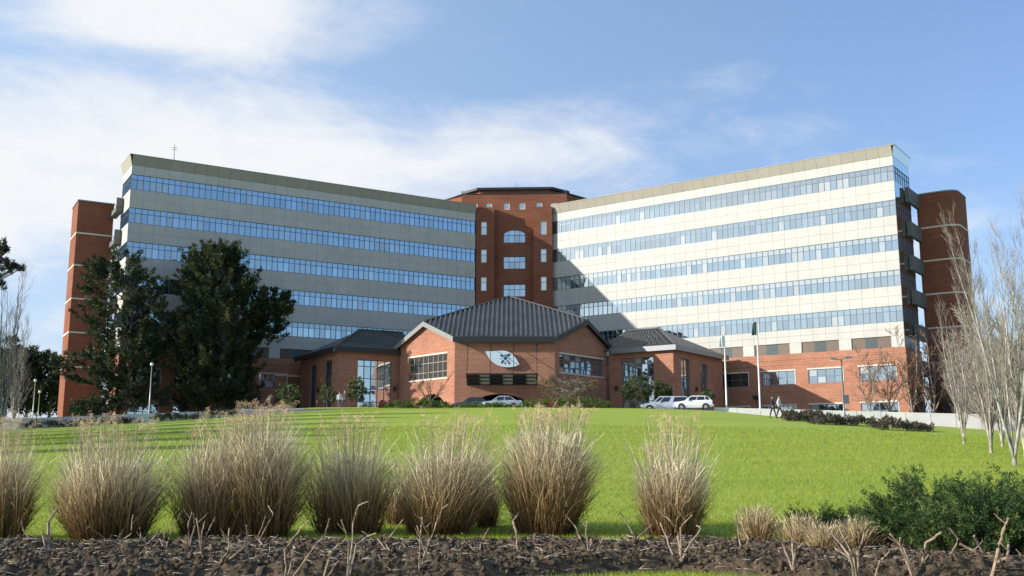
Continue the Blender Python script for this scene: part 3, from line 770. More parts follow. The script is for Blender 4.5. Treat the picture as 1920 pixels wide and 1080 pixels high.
def petal(u, v, ang, ln, wd):
    x, z = FW.on(u, v, -.32); ca, sa = math.cos(R(ang)), math.sin(R(ang)); k = FW.on(961, v, -.32)[0] - FW.on(960, v, -.32)[0]
    pts = [(x + (ca * a - sa * c) * k, z + (sa * a + ca * c) * k) for a, c in ((-ln, 0), (-ln * .3, -wd), (ln * .4, -wd), (ln, 0), (ln * .4, wd), (-ln * .3, wd))]
    b.poly_wall(pts, [], .015, -.32)
for q in ((953, 666, 40, 4.2, 1.9), (941, 667, 155, 3.6, 1.6), (942, 678, 235, 3.6, 1.7), (952.5, 677.5, -40, 3.2, 1.2), (947.2, 672, 90, 3, 2.6), (947.5, 665.5, 90, 2.2, .7), (947, 681, 90, 2.4, .8), (954.5, 681.5, 10, 2.6, .8), (939, 672.5, 190, 2.0, .6), (955, 672, 0, 2.0, .6)): petal(q[0], q[1], q[2], q[3] * 1.2, q[4] * 1.2)
obj('emblem', b.mesh('emblem', ['sign_teal']), sign)
# side sections of the pavilion
def section(origin, corner, back_len, sgn, zt, nm):
    pass
ZS = 13.15 - GZ
LSa, LSb = Vector((-20.1, 116.9, GZ)), Vector((-13.1, 120.94, GZ))
LS = Fr(LSa.x, LSa.y, GZ, 30.0); LSW = (LSb - LSa).length
x0, z1 = LS.on(671, 674); x1, z0 = LS.on(733, 766); z0 = .1
b = MB(); b.poly_wall([(0, 0), (LSW, 0), (LSW, ZS), (0, ZS)], [[(x0, z0), (x1, z0), (x1, z1), (x0, z1)]], .4); part(pav, LS, 'section_wall', b, ['brick'])
hh = z1 - z0
window(pav, LS, x0, x1, z0, z1, 5, 6, 'glass_clear', y=.22, bar=.08, heads=[z0, z0 + hh * .10, z0 + hh * .28, z0 + hh * .50, z0 + hh * .68, z0 + hh * .89, z1])
SL = 13.6
LSD = Fr(*LS.w(0, 0), 30.0 + 90.0)                  # side face; x runs back along it, seen from outside mirrored
def side_face(fr0, deg, L, wins, glass):
    """wall running back from a corner: frame heading such that x goes from the far end to the corner or back"""
    hs = [[(a, .1), (c, .1), (c, zt), (a, zt)] for a, c, zt in wins]
    b = MB(); b.poly_wall([(.4, 0), (L, 0), (L, ZS), (.4, ZS)] if deg > 0 else [(0, 0), (L - .4, 0), (L - .4, ZS), (0, ZS)], hs, .35); part(pav, fr0, 'side_wall', b, ['brick'])
    for a, c, zt in wins: window(pav, fr0, a, c, .1, zt, 2, 6, glass, y=.25, bar=.08)
LSide = Fr(*LS.w(0, SL), -60.0)                     # left side wall, x from the far end towards the corner
ws = []
for ua, ub_, vt in ((581, 592, 686), (608, 621, 676)):
    a, c = LSide.on(ua, 720)[0], LSide.on(ub_, 720)[0]; ws.append((a, c, LSide.on((ua + ub_) / 2, vt)[1]))
side_face(LSide, -1, SL, ws, 'glass_dim')
RSa, RSb = Vector((12.85, 119.15, GZ)), Vector((18.4, 115.3, GZ))
RS = Fr(RSa.x, RSa.y, GZ, -34.7); RSW = (RSb - RSa).length
x0, z1 = RS.on(1166, 672); x1, z0 = RS.on(1227, 766); z0 = .1; hh = z1 - z0
b = MB(); b.poly_wall([(-1.6, 0), (RSW, 0), (RSW, ZS), (-1.6, ZS)], [[(x0, z0), (x1, z0), (x1, z1), (x0, z1)]], .4); part(pav, RS, 'section_wall', b, ['brick'])
window(pav, RS, x0, x1, z0, z1, 5, 6, 'glass_clear', y=.22, bar=.07, heads=[z0, z0 + hh * .10, z0 + hh * .28, z0 + hh * .50, z0 + hh * .68, z0 + hh * .89, z1])
RSide = Fr(*RS.w(RSW, 0), 90 - 34.7); SR = 14.0
ws = []
for ua, ub_, vt in ((1278, 1294, 673), (1314, 1327, 683)):
    a, c = RSide.on(ua, 720)[0], RSide.on(ub_, 720)[0]; ws.append((a, c, RSide.on((ua + ub_) / 2, vt)[1]))
side_face(RSide, 1, SR, ws, 'glass_clear')
def hip(fr, x0, x1, L, corner_left, name):
    """hip roof over a side section in its own frame: front eave at y=0, ridge running to the main roof"""
    o, e = .55, ZS + .02; rise = 3.1; hx = 6.4
    if corner_left:
        P = dict(fl=(x0 - o, -o, e), fr=(x1 + 3, -o, e), bl=(x0 - o, L + o, e), br=(x1 + 3, L + o, e), r0=(x0 + hx - 1.2, L / 2, e + rise), r1=(x1 + 3, L / 2, e + rise))
        polys = [[P['fl'], P['fr'], P['r1'], P['r0']], [P['bl'], P['fl'], P['r0']], [P['br'], P['bl'], P['r0'], P['r1']]]
    else:
        P = dict(fl=(x0 - 3, -o, e), fr=(x1 + o, -o, e), bl=(x0 - 3, L + o, e), br=(x1 + o, L + o, e), r0=(x1 - hx + 1.2, L / 2, e + rise), r1=(x0 - 3, L / 2, e + rise))
        polys = [[P['fl'], P['fr'], P['r0'], P['r1']], [P['fr'], P['br'], P['r0']], [P['br'], P['bl'], P['r1'], P['r0']]]
    b = MB(); [b.slab(q, .1) for q in polys]; part(pav, fr, 'section_roof', b, ['roof_metal'])
    # tile rows of the front slope
    b = MB(); sl = rise / (L / 2 + o); xa, xb = P['fl'][0], P['fr'][0]; x = xa + .1
    while x < xb:
        ymax = L / 2
        if corner_left and x < P['r0'][0]: ymax = -o + (x - xa) * (L / 2 + o) / (P['r0'][0] - xa)
        if not corner_left and x > P['r0'][0]: ymax = -o + (xb - x) * (L / 2 + o) / (xb - P['r0'][0])
        ln = ymax + o; k = max(1, int(ln / .9))
        for j in range(k):
            ya, yb_ = -o + ln * j / k, -o + ln * (j + 1) / k; za, zb_ = e + sl * (ya + o), e + sl * (yb_ + o)
            b.hexa([(x - .12, ya, za - .02), (x + .12, ya, za - .02), (x + .07, ya, za + .15), (x - .07, ya, za + .15)], [(x - .12, yb_, zb_ - .02), (x + .12, yb_, zb_ - .02), (x + .07, yb_, zb_ + .10), (x - .07, yb_, zb_ + .10)])
        x += .40
    part(pav, fr, 'roof_tiles', b, ['roof_metal'], kind='stuff')
    b = MB()
    if corner_left: b.box(x0 - o - .10, x1 + .4, -o - .12, -o - .002, e - .48, e + .10); b.box(x0 - o - .12, x0 - o - .002, -o, L + o, e - .48, e + .10)
    else: b.box(x0 - 1.0, x1 + o + .1, -o - .12, -o - .002, e - .48, e + .10); b.box(x1 + o + .002, x1 + o + .12, -o, L + o, e - .48, e + .10)
    part(pav, fr, 'section_fascia', b, ['fascia' if corner_left else 'pole_grey'])
    b = MB(); b.box(x0 - o if corner_left else x0 - 1, (x1 + .4) if corner_left else x1 + o, -o, L + o, e - .16, e - .12); part(pav, fr, 'soffit', b, ['fascia'])
    b = MB(); b.tube([Vector(P['fl'] if corner_left else P['fr']) + Vector((0, 0, .1)), Vector(P['r0']) + Vector((0, 0, .1)), Vector(P['r1']) + Vector((0, 0, .1))], .15, 6); part(pav, fr, 'hip_cap', b, ['roof_metal'])
hip(LS, 0, LSW, SL, True, 'left'); hip(RS, 0, RSW, SR, False, 'right')
# dark interior so that the arches and glass look into rooms
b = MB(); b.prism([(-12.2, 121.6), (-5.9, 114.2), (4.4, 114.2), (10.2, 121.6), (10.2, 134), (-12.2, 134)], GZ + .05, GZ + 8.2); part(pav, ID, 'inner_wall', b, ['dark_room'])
# dark light boxes on the brick
def wall_box(fr, u, v, label):
    x, z = fr.on(u, v); b = MB(); b.box(-.16, .16, -.22, -.02, -.22, .22); b.box(-.20, .20, -.26, -.20, .10, .26); b.box(-.05, .05, -.02, .0, -.1, .1)
    obj('wall_lamp', b.mesh('wall_lamp', ['plastic_black']), None, fr.w(x, 0, z), fr.a, label=label, cat='wall lamp', group='black wall lamps on the pavilion')
wall_box(LS, 739, 729, 'black wall lamp between the tall window and the sunlit gable')
wall_box(LSide, 598, 732, 'black wall lamp between the two dark slot windows')
wall_box(RSide, 1305, 730, 'black wall lamp between the two tall slot windows in shade')
wall_box(RS, 1157, 729, 'black wall lamp between the shaded gable and the tall tree reflecting window')

# ------------------------------------------------------------------ low white walls along the driveway
WALLTOP = lambda x: np.interp(x, [-75, -44.8, -26.6, 19.2, 43.4, 75], [3.55, 3.93, 5.0, 5.22, 4.36, 3.6])
def low_wall(x0, x1, n, label, name='boundary_wall'):
    xm = (x0 + x1) / 2; root = thing(name, (xm, float(yb(xm)), float(zb(xm))), label, 'wall', 'low white boundary walls')
    for k in range(n):
        a, c = x0 + (x1 - x0) * k / n, x0 + (x1 - x0) * (k + 1) / n
        p, q = Vector((a, float(yb(a)), 0)), Vector((c, float(yb(c)), 0)); d = (q - p); d.normalize(); nn = Vector((-d.y, d.x, 0)) * .25
        p = p + d * .02; q = q - d * .02
        zl = min(float(zb(a)), float(zb(c))) - .5; ta, tc_ = Vector((0, 0, float(WALLTOP(a)) - zl)), Vector((0, 0, float(WALLTOP(c)) - zl))
        b = MB(); b.hexa([p, q, q + nn, p + nn], [p + ta, q + tc_, q + nn + tc_, p + nn + ta])
        obj('wall_panel', b.mesh('wall_panel', ['white_wall']), root, Vector((0, 0, zl)) - root.location)
    return root
low_wall(19.2, 75, 26, 'low white wall in full sun below the sunlit wing')
low_wall(-75, -26.6, 22, 'low pale wall in shade below the conifers and shaded wing')

# ------------------------------------------------------------------ plants: generators
def unit(v): return v / np.maximum(np.linalg.norm(v, axis=-1, keepdims=True), 1e-9)
def spray_leaves(cent, dirs, lens, n, size, width, palette, spread=.35, name='crown', droop=0.0):
    """many narrow leaf faces grouped in sprays: cent (k,3), dirs (k,3), lens (k,)"""
    k = len(cent); N = k * n
    c = np.repeat(cent, n, 0); d = np.repeat(dirs, n, 0); L = np.repeat(lens, n)
    t = rng.random(N) ** .8
    side = unit(np.cross(d, rng.normal(size=(N, 3)))); rad = (1 - t * .75) * L * spread * np.sqrt(rng.random(N))
    pos = c + d * (t * L)[:, None] + side * rad[:, None]
    ld = unit(d * .9 + side * .8 + rng.normal(size=(N, 3)) * .45); ld[:, 2] -= droop
    wd = unit(np.cross(ld, rng.normal(size=(N, 3))))
    s = size * rng.uniform(.6, 1.4, N)
    a = pos - wd * (s * width * .5)[:, None]; b = pos + wd * (s * width * .5)[:, None]; e = pos + ld * s[:, None]
    V = np.stack([a, b, e], 1).reshape(-1, 3); Fq = np.arange(3 * N).reshape(-1, 3)
    pal = np.array(palette); kk = np.repeat(rng.integers(0, len(pal), k), n)
    tint = pal[kk] * rng.uniform(.75, 1.25, (N, 1))
    return arr_mesh(name, V, Fq, ['leaf'], np.repeat(tint, 3, 0))
def profile_crown(prof, Y, z_scale=1.0, count=500, rmin=.35, upness=.9, sp_len=(.7, 1.5), depth=1.0, gap=None, fill=.86):
    """sprays filling an uneven crown; prof is rows of (height row, left, right) surveyed from the photograph at distance Y"""
    vs = [p[0] for p in prof]; C, Dd, Ln = [], [], []
    while len(C) < count:
        v = rnd.uniform(vs[0], vs[-1]); ul, ur = np.interp(v, vs, [p[1] for p in prof]), np.interp(v, vs, [p[2] for p in prof])
        if rnd.random() > (ur - ul) / max(p[2] - p[1] for p in prof) + .1: continue
        ph = rnd.uniform(0, 2 * math.pi); r = rmin + (1 - rmin) * math.sqrt(rnd.random())
        lump = 1 + .20 * math.sin(3 * ph + v * .11) + .16 * math.sin(5 * ph - v * .07) + rnd.gauss(0, .06)
        hw = (ur - ul) / 2; q = at((ul + ur) / 2 + hw * r * math.cos(ph) * lump * fill, v, Y)
        if gap and gap(v, (ul + ur) / 2 + hw * r * math.cos(ph)): continue
        q[1] += hw / F_PX * Y * r * math.sin(ph) * lump * depth
        C.append(q); Dd.append((math.cos(ph), math.sin(ph), upness + rnd.gauss(0, .25))); Ln.append(rnd.uniform(*sp_len))
    return np.array(C), unit(np.array(Dd)), np.array(Ln)
def branch_mb(paths, sides=5):
    b = MB()
    for pts, rad in paths: b.tube(pts, rad, sides if max(rad) > .04 else 3, cap=False)
    return b
def limbs(root_pt, cent, trunk_r, top_z, k=40):
    """trunk and boughs reaching to some of the sprays"""
    p = Vector(root_pt); ps = []
    pts = [p + Vector((rnd.gauss(0, .1), rnd.gauss(0, .1), (top_z - p.z) * t)) for t in (0, .25, .5, .75, .97)]; pts[0] = p - Vector((0, 0, .2))
    ps.append((pts, [trunk_r, trunk_r * .8, trunk_r * .55, trunk_r * .3, .03])); br = []
    for i in rng.choice(len(cent), min(k, len(cent)), replace=False):
        q = Vector(cent[i]); t = max(.08, min(.9, (q.z - p.z) / (top_z - p.z) - .12)); s = pts[0].lerp(pts[-1], t)
        m = s.lerp(q, .5) + Vector((0, 0, .25)); br.append(([s, m, q], [trunk_r * .28, trunk_r * .16, .02]))
    return ps, br
def leafy(name, label, cat, base, cent, dirs, lens, n, size, width, palette, trunk_r, top_z, group=None, spread=.35, k=40, bark='bark', droop=0.0):
    base = Vector(base); root = thing(name, base, label, cat, group)
    ps, br = limbs((0, 0, 0), cent - np.array(base), trunk_r, top_z - base.z, k)
    obj('trunk', branch_mb(ps, 8).mesh('trunk', [bark], True), root)
    obj('branches', branch_mb(br, 5).mesh('branches', [bark], True), root)
    o = obj('crown', spray_leaves(cent - np.array(base), dirs, lens, n, size, width, palette, spread, droop=droop), root); o['kind'] = 'stuff'
    return root
CONIFER = [(.028, .048, .020), (.038, .058, .022), (.056, .072, .026), (.020, .036, .017), (.085, .095, .032)]
c, d, l = profile_crown([(478, 234, 248), (500, 180, 256), (520, 168, 280), (545, 158, 300), (570, 152, 305), (600, 158, 302), (640, 168, 300), (680, 168, 300), (720, 190, 300), (765, 200, 312)], 115, count=430, upness=.75, depth=.7, fill=.74, sp_len=(.9, 2.3),
                        gap=lambda v, u: (rnd.random() < .75 and (abs(u - 217) < 9 + 4 * math.sin(v * .07) and 500 < v < 640)) or (v < 520 and 204 < u < 226))
c2_, d2_, l2_ = profile_crown([(662, 112, 150), (685, 108, 215), (712, 130, 225), (725, 190, 225)], 114, count=70, upness=.15)
leafy('conifer_tree', 'tall open dark conifer in front of the brick stair tower', 'tree', (*at(236, 770, 115)[:2], GZ), np.concatenate([c, c2_]), np.concatenate([d, d2_]), np.concatenate([l, l2_]), 75, .34, .42, CONIFER, .30, at(240, 500, 115)[2], 'large dark conifers', .20, 90)
c, d, l = profile_crown([(470, 404, 416), (484, 372, 446), (500, 345, 462), (520, 336, 474), (560, 330, 500), (590, 326, 525), (620, 308, 522), (660, 308, 500), (700, 310, 490), (740, 322, 480), (772, 330, 470)], 118.5, count=850, upness=1.1, depth=.7, fill=.74, sp_len=(.9, 2.5))
c2_, d2_, l2_ = profile_crown([(545, 500, 530), (565, 490, 540), (595, 470, 540), (625, 470, 530), (640, 480, 505)], 118.5, count=130, upness=.55, depth=.7)
spir = [(378, 478), (410, 472), (426, 480), (444, 482), (398, 480)]
c3_ = np.array([at(u + rnd.gauss(0, 3), v + rnd.uniform(0, 28), 118.5) for u, v in spir for _ in range(9)]); d3_ = unit(np.array([(rnd.gauss(0, .15), rnd.gauss(0, .15), 1) for _ in c3_])); l3_ = np.full(len(c3_), 1.2)
broad = leafy('conifer_tree', 'broad dense dark conifer with spiky top beside the pavilion', 'tree', (*at(415, 770, 118.5)[:2], GZ), np.concatenate([c, c2_, c3_]), np.concatenate([d, d2_, d3_]), np.concatenate([l, l2_, l3_]), 80, .36, .42, CONIFER, .5, at(415, 490, 118.5)[2], 'large dark conifers', .20, 90)
# bush below the open conifer
def bush(u, v, Y, hw, h, label, palette, count=90, n=60, size=.22, name='bush', cat='bush', group=None, z=None, up=.9, width=.5):
    p = at(u, v, Y); z0 = GZ if z is None else z; m = hw / F_PX * Y * 1.0; C, Dv = [], []
    for _ in range(count):
        ph = rnd.uniform(0, 2 * math.pi); th_ = math.acos(rnd.uniform(0, 1)); r = rnd.uniform(.55, 1) * (1 + .2 * math.sin(3 * ph + u))
        C.append((m * r * math.sin(th_) * math.cos(ph), m * .8 * r * math.sin(th_) * math.sin(ph), h * r * math.cos(th_) * .85 + .05)); Dv.append((math.cos(ph) * math.sin(th_), math.sin(ph) * math.sin(th_), up))
    root = thing(name, (p[0], p[1], z0), label, cat, group)
    br = [([(0, 0, 0), Vector(q) * .5 + Vector((0, 0, .1)), Vector(q)], [.04, .03, .01]) for q in C[::3]]
    obj('stems', branch_mb(br, 3).mesh('stems', ['bark']), root)
    o = obj('foliage', spray_leaves(np.array(C), unit(np.array(Dv)), np.full(count, min(h, m) * .38), n, size, width, palette, .5, 'foliage'), root); o['kind'] = 'stuff'
    return root
bush(178, 775, 114, 40, 2.2, 'dark green bush under the open conifer beside the stair tower', [(.045, .07, .025), (.06, .085, .03), (.035, .055, .02)], 120)
# far wood edge on the left, three dark trees
FAR = [(.022, .034, .018), (.030, .044, .022), (.042, .052, .028)]
for u, prof, lab in ((8, [(640, -12, 22), (660, -25, 30), (700, -30, 34), (770, -30, 34)], 'dark far tree at the frame edge with rounded crown'),
                     (48, [(655, 36, 52), (675, 26, 66), (705, 22, 74), (775, 22, 74)], 'dark far tree with two small top tufts behind the lamp posts'),
                     (92, [(668, 84, 98), (685, 74, 108), (715, 70, 112), (775, 70, 112)], 'dark far tree touching the brick stair tower')):
    c, d, l = profile_crown(prof, 150, count=150, upness=.7, sp_len=(.9, 1.8))
    leafy('far_tree', lab, 'tree', (*at(u, 780, 150)[:2], GZ), c, d, l, 60, .5, .5, FAR, .3, at(u, 690, 150)[2], 'dark trees beyond the stair tower', .45, 25)
# two leafy sprays of a gum tree that reaches into the frame
c, d, l = [], [], []
for u, v, r in ((2, 462, 10), (10, 470, 8), (-4, 490, 14), (8, 497, 12), (22, 502, 10), (33, 503, 6), (-2, 534, 6), (-25, 480, 22), (-30, 520, 20), (-50, 470, 26), (-60, 510, 28)):
    for _ in range(10):
        c.append(at(u + rnd.gauss(0, r * .5), v + rnd.gauss(0, r * .45), 84)); d.append((rnd.gauss(0, .6), rnd.gauss(0, .6), .3)); l.append(rnd.uniform(.3, .6))
leafy('gum_tree', 'thin leafed tree reaching into the frame above the far trees', 'tree', (*at(-62, 820, 84)[:2], float(zlawn(at(-62, 820, 84)[0], 84.0)) - .1), np.array(c), unit(np.array(d)), np.array(l), 45, .22, .4, [(.05, .055, .04), (.07, .07, .05)], .25, at(-62, 470, 84)[2], None, .5, 60)

# young green trees round the pavilion
YOUNG = [(.07, .105, .03), (.10, .14, .04), (.055, .085, .028), (.13, .16, .05)]
def young(u, v, Y, hw, vtop, label, cnt=70, pal=YOUNG):
    vb_ = v - (v - vtop) * .25
    c, d, l = profile_crown([(vtop, u - hw * .3, u + hw * .3), (vtop + (vb_ - vtop) * .45, u - hw, u + hw), (vb_, u - hw * .6, u + hw * .6)], Y, count=cnt, sp_len=(.25, .5), upness=.6)
    return leafy('young_tree', label, 'tree', (*at(u, v, Y)[:2], float(zcourt(at(u, v, Y)[0], Y)) - .1), c, d, l, 26, .2, .6, pal, .07, at(u, vtop + 8, Y)[2], 'young trees round the pavilion', .5, 30)
young(541, 775, 108, 22, 722, 'young green tree in front of the dark opening of the shaded wing')
young(614, 768, 107, 13, 728, 'slim young tree at the sunlit corner of the pavilion', 28)
young(668, 768, 108, 17, 712, 'young green tree before the pale gridded window')
young(1196, 770, 106, 32, 708, 'wider young tree before the tree reflecting window', 130, [(.05, .075, .025), (.08, .11, .035), (.11, .13, .05)])
young(1243, 770, 106, 17, 712, 'young tree with dense pale green crown behind the parked pickup', 90)
young(1326, 770, 108, 12, 734, 'small young tree behind the white hatchback', 40)
# clipped hedge in two lengths behind the crest
HEDGE = [(.10, .165, .03), (.135, .20, .035), (.075, .125, .025)]
def hedge(u0, u1, v0, v1, Y, label):
    p, q = at(u0, v1, Y), at(u1, v1, Y); L = q[0] - p[0]; h = (at(960, v0, Y)[2] - GZ) * 1.12; C, Dv = [], []
    for _ in range(int(L * 16)):
        x = rnd.uniform(0, L); e = min(1, min(x, L - x) / 1.2) ** .5; C.append((x - L / 2, rnd.uniform(-.8, .8), h * e * rnd.uniform(.12, .92) * (1 + .06 * math.sin(x * 2.1)))); Dv.append((rnd.gauss(0, .4), rnd.gauss(0, .5) - .3, 1))
    root = thing('hedge', ((p[0] + q[0]) / 2, Y, GZ), label, 'hedge', 'clipped hedges on the lawn crest')
    b = MB(); b.box(-L / 2 + .9, L / 2 - .9, -.3, .5, 0, h * .4); obj('stems', b.mesh('stems', ['bark']), root)
    o = obj('foliage', spray_leaves(np.array(C), unit(np.array(Dv)), np.full(len(C), .28), 34, .12, .6, HEDGE, .8, 'foliage'), root); o['kind'] = 'stuff'
hedge(724, 848, 753, 766, 97, 'low bright green hedge below the sunlit gable and arch')
hedge(972, 1152, 751, 766, 97, 'longer low green hedge below the brown leaved shrub')
hedge(860, 972, 760, 766, 96.5, 'lowest strip of hedge in front of the silver car')
bush(724, 760, 99, 12, 1.0, 'small reddish shrub beside the end of the hedge', [(.16, .06, .04), (.12, .05, .035), (.20, .09, .06)], 40, 30, .14)
# brown leaved shrub before the shaded gable
c, d, l = profile_crown([(708, 1030, 1105), (722, 1008, 1128), (740, 1004, 1134), (752, 1020, 1120)], 103, count=240, sp_len=(.3, .6), upness=.5, rmin=.3)
leafy('brown_shrub', 'wide half bare shrub with brown leaves before the shaded gable', 'shrub', (*at(1068, 762, 103)[:2], GZ + .4), c, d, l, 26, .15, .5, [(.15, .10, .065), (.20, .14, .09), (.10, .07, .045), (.12, .11, .05)], .12, at(1068, 715, 103)[2], None, .6, 120, 'grey_twig')
# purple ground cover along the drive
def groundcover(u0, u1, v0, v1, label, pal, cnt=None, off=2.6):
    p, q = hit(u0, v1), hit(u1, v1 + (0 if u1 < 1600 else 3)); C, Dv = [], []
    if u1 < 960:
        Xa, Xb = at(u0, 800, 92)[0], at(u1, 790, 96)[0]; p, q = [Vector((x_, float(yb(x_)) - off, float(zlawn(x_, float(yb(x_)) - off)))) for x_ in (Xa, Xb)]
    L = (q - p).length; n_ = cnt or int(L * 20)
    for _ in range(n_):
        t = rnd.random(); e = min(1, min(t, 1 - t) * L / .8) ** .5; s = p.lerp(q, t); y = s.y + rnd.uniform(0, 2.4) * 1; zz = float(zlawn(s.x, y))
        C.append((s.x - p.x, y - p.y, zz - p.z + rnd.uniform(.05, .38) * e * (1 + .4 * math.sin(t * L * 1.3)))); Dv.append((rnd.gauss(0, .9), rnd.gauss(0, .6), .5))
    root = thing('low_shrub', p, label, 'ground cover shrub', 'low spreading shrubs along the drive')
    br = [([Vector(q_) * 1.0 - Vector((0, 0, .3)), Vector(q_)], [.02, .01]) for q_ in C[::4]]
    obj('stems', branch_mb(br, 3).mesh('stems', ['bark']), root, kind='stuff')
    o = obj('foliage', spray_leaves(np.array(C), unit(np.array(Dv)), np.full(len(C), .42), 24, .16, .5, pal, .5, 'foliage'), root); o['kind'] = 'stuff'
PURP = [(.085, .06, .055), (.11, .08, .065), (.06, .05, .04), (.08, .085, .045)]
groundcover(1486, 1556, 783, 790, 'low purple shrub strip by the lone pruned tree under the sunlit wall', PURP)
groundcover(1540, 1642, 789, 797, 'longest low purple shrub strip below the lamp post', PURP)
groundcover(1655, 1756, 797, 807, 'low purple shrub strip nearest the bare poplars', PURP)
groundcover(270, 445, 786, 792, 'dark ground cover below the end of the shaded wall', [(.03, .04, .018), (.05, .05, .025), (.04, .055, .02)], off=2.8)
groundcover(60, 268, 797, 808, 'dark ground cover below the far end of the shaded wall', [(.03, .04, .018), (.05, .05, .025), (.04, .055, .02)])

# ---- bare trees
def grow(b, p, d, L, r, lev, bend, P):
    n = 3 if lev > 1 else 4; pts, rr = [p], [r]; cur, dd = p.copy(), d.copy()
    for k in range(n):
        dd = (dd + Vector((P.gauss(0, bend), P.gauss(0, bend), P.gauss(0, bend) * .5 + P_UP[0]))).normalized(); cur = cur + dd * (L / n); pts.append(cur.copy()); rr.append(max(P_MIN[0], r * (1 - .75 * (k + 1) / n)))
    b.tube(pts, rr, 6 if r > .05 else (4 if r > .02 else 3), cap=False)
    if lev == 0: return
    for k in range(P_KIDS[0] if lev > 1 else P_KIDS[1]):
        t = P.uniform(.22, 1.0); i = min(n - 1, int(t * n)); q = pts[i].lerp(pts[i + 1], t * n - i)
        dv = (pts[i + 1] - pts[i]).normalized(); ax = dv.cross(Vector((P.gauss(0, 1), P.gauss(0, 1), P.gauss(0, 1)))).normalized()
        nd = Matrix.Rotation(R(P.uniform(*P_ANG)), 3, ax) @ dv
        grow(b, q, nd, L * P.uniform(.35, .6) * (1.15 - t * .4), max(P_MIN[0], rr[i] * .5), lev - 1, bend, P)
P_UP, P_MIN, P_KIDS, P_ANG = [.12], [.007], [7, 6], (18, 42)
def bare_tree(name, seed, stems, H, r, spread, label, group, barkm, twig, levels=3, kids=(7, 6), ang=(18, 42), up=.12, bend=.10, rmin=.007, fork=0.0):
    P_UP[0], P_KIDS[:], P_MIN[0] = up, kids, rmin
    global P_ANG; P_ANG = ang
    P = random.Random(seed); root = thing(name, (0, 0, 0), label, 'bare tree', group)
    tb, bb = MB(), MB()
    tb.tube([(0, 0, -.25), (0, 0, .15), (0, 0, .5 + fork)], [r * 1.5, r * 1.15, r], 8)
    for s in range(stems):
        a = 2 * math.pi * (s + P.uniform(-.3, .3)) / stems; d = Vector((math.cos(a) * spread, math.sin(a) * spread, 1)).normalized(); h = H * P.uniform(.72, 1.0)
        pts = [Vector((0, 0, .3 + fork))]; dd = d.copy(); r_s = r * P.uniform(.45, .85); rr = [r_s]
        for k in range(6):
            dd = (dd + Vector((P.gauss(0, .05), P.gauss(0, .05), .10))).normalized(); pts.append(pts[-1] + dd * h / 6); rr.append(max(rmin * 1.5, r_s * (1 - (k + 1) / 6.3)))
        tb.tube(pts, rr, 6, cap=False)
        for k in range(kids[0] * 2):
            t = P.uniform(.06, .98) * 6; i = min(5, int(t)); q = pts[i].lerp(pts[i + 1], t - i); dv = (pts[i + 1] - pts[i]).normalized()
            ax = dv.cross(Vector((P.gauss(0, 1), P.gauss(0, 1), .01))).normalized(); nd = Matrix.Rotation(R(P.uniform(*ang)), 3, ax) @ dv
            grow(bb, q, nd, h * P.uniform(.16, .34) * (1.1 - t / 9), max(rmin, rr[i] * .42), levels - 2, bend, P)
    obj('trunk', tb.mesh('trunk', [barkm], True), root); obj('branches', bb.mesh('branches', [twig], True), root)
    return root
poplar = [bare_tree('bare_poplar', 11, 6, 13, .11, .20, 'x', 'pale bare poplars beside the lawn', 'pale_bark', 'grey_twig', 3, (9, 7), (10, 30), .15, .11, .0065),
          bare_tree('bare_poplar', 12, 5, 13, .12, .16, 'x', 'pale bare poplars beside the lawn', 'pale_bark', 'grey_twig', 3, (11, 7), (10, 28), .15, .11, .0065),
          bare_tree('bare_poplar', 13, 7, 13, .11, .22, 'x', 'pale bare poplars beside the lawn', 'pale_bark', 'grey_twig', 3, (9, 7), (10, 30), .15, .12, .0065)]
used = set()
def put_tree(src, p, rz, s, label, key):
    if key not in used:
        used.add(key); src.location = p; src.rotation_euler = (0, 0, rz); src.scale = (s,) * 3; src['label'] = label; return src
    return copy_thing(src, p, rz, label, s)
for u, v, k, s, rz, lab in ((1808, 832, 0, .52, .4, 'pale bare poplar standing alone before the dark stair tower'),
                            (1859, 850, 1, .58, 1.9, 'second bare poplar from the dark stair tower, just past the road'),
                            (1903, 873, 2, .74, 2.2, 'nearest thick bare poplar with white trunk at the lawn edge'),
                            (1925, 862, 0, .78, 3.3, 'bare poplar half outside the frame behind the nearest one'),
                            (1880, 838, 2, .54, 4.4, 'thin bare poplar between the trunks at the lawn edge')):
    put_tree(poplar[k], hit(u, v), rz, s, lab, ('p', k))
thick = [bare_tree('bare_tree', 41, 5, 9, .10, .5, 'x', 'grey bare trees behind the poplars', 'grey_twig', 'grey_twig', 3, (14, 10), (14, 42), .08, .12, .022), bare_tree('bare_tree', 42, 6, 9, .09, .4, 'x', 'grey bare trees behind the poplars', 'grey_twig', 'grey_twig', 3, (14, 10), (14, 42), .10, .12, .022)]
for k, (u, Y) in enumerate(((1752, 122), (1786, 126), (1815, 118), (1838, 124), (1856, 112), (1872, 128), (1890, 118), (1908, 124), (1925, 112), (1845, 134), (1880, 138), (1915, 136), (1830, 108), (1900, 104), (1868, 98), (1922, 100), (1850, 92), (1885, 88), (1910, 94), (1895, 108), (1865, 106))):
    X = at(u, 780, Y)[0]
    o = put_tree(thick[k % 2], (X, Y, float(zb(X)) - .2), k * 1.3, (.62 if u < 1800 else .95) + .12 * (k % 3), 'grey bare tree in the thicket behind the poplars by the dark stair tower', ('t', k % 2)); o['group'] = 'grey bare trees behind the poplars'
for k, (u, Y, lab) in enumerate(((2, 88, 'thin bare poplar at the frame edge before the far dark trees'), (24, 94, 'thin bare poplar just inside the frame edge, behind the first'))):
    X = at(u, 800, Y)[0]; o = put_tree(poplar[k], (X, Y, float(zlawn(X, Y)) if Y < yb(X) else 3.2), k * 2.1, 1.1 - k * .3, lab, ('p', k)); o['group'] = 'bare poplars on the shaded side of the lawn'
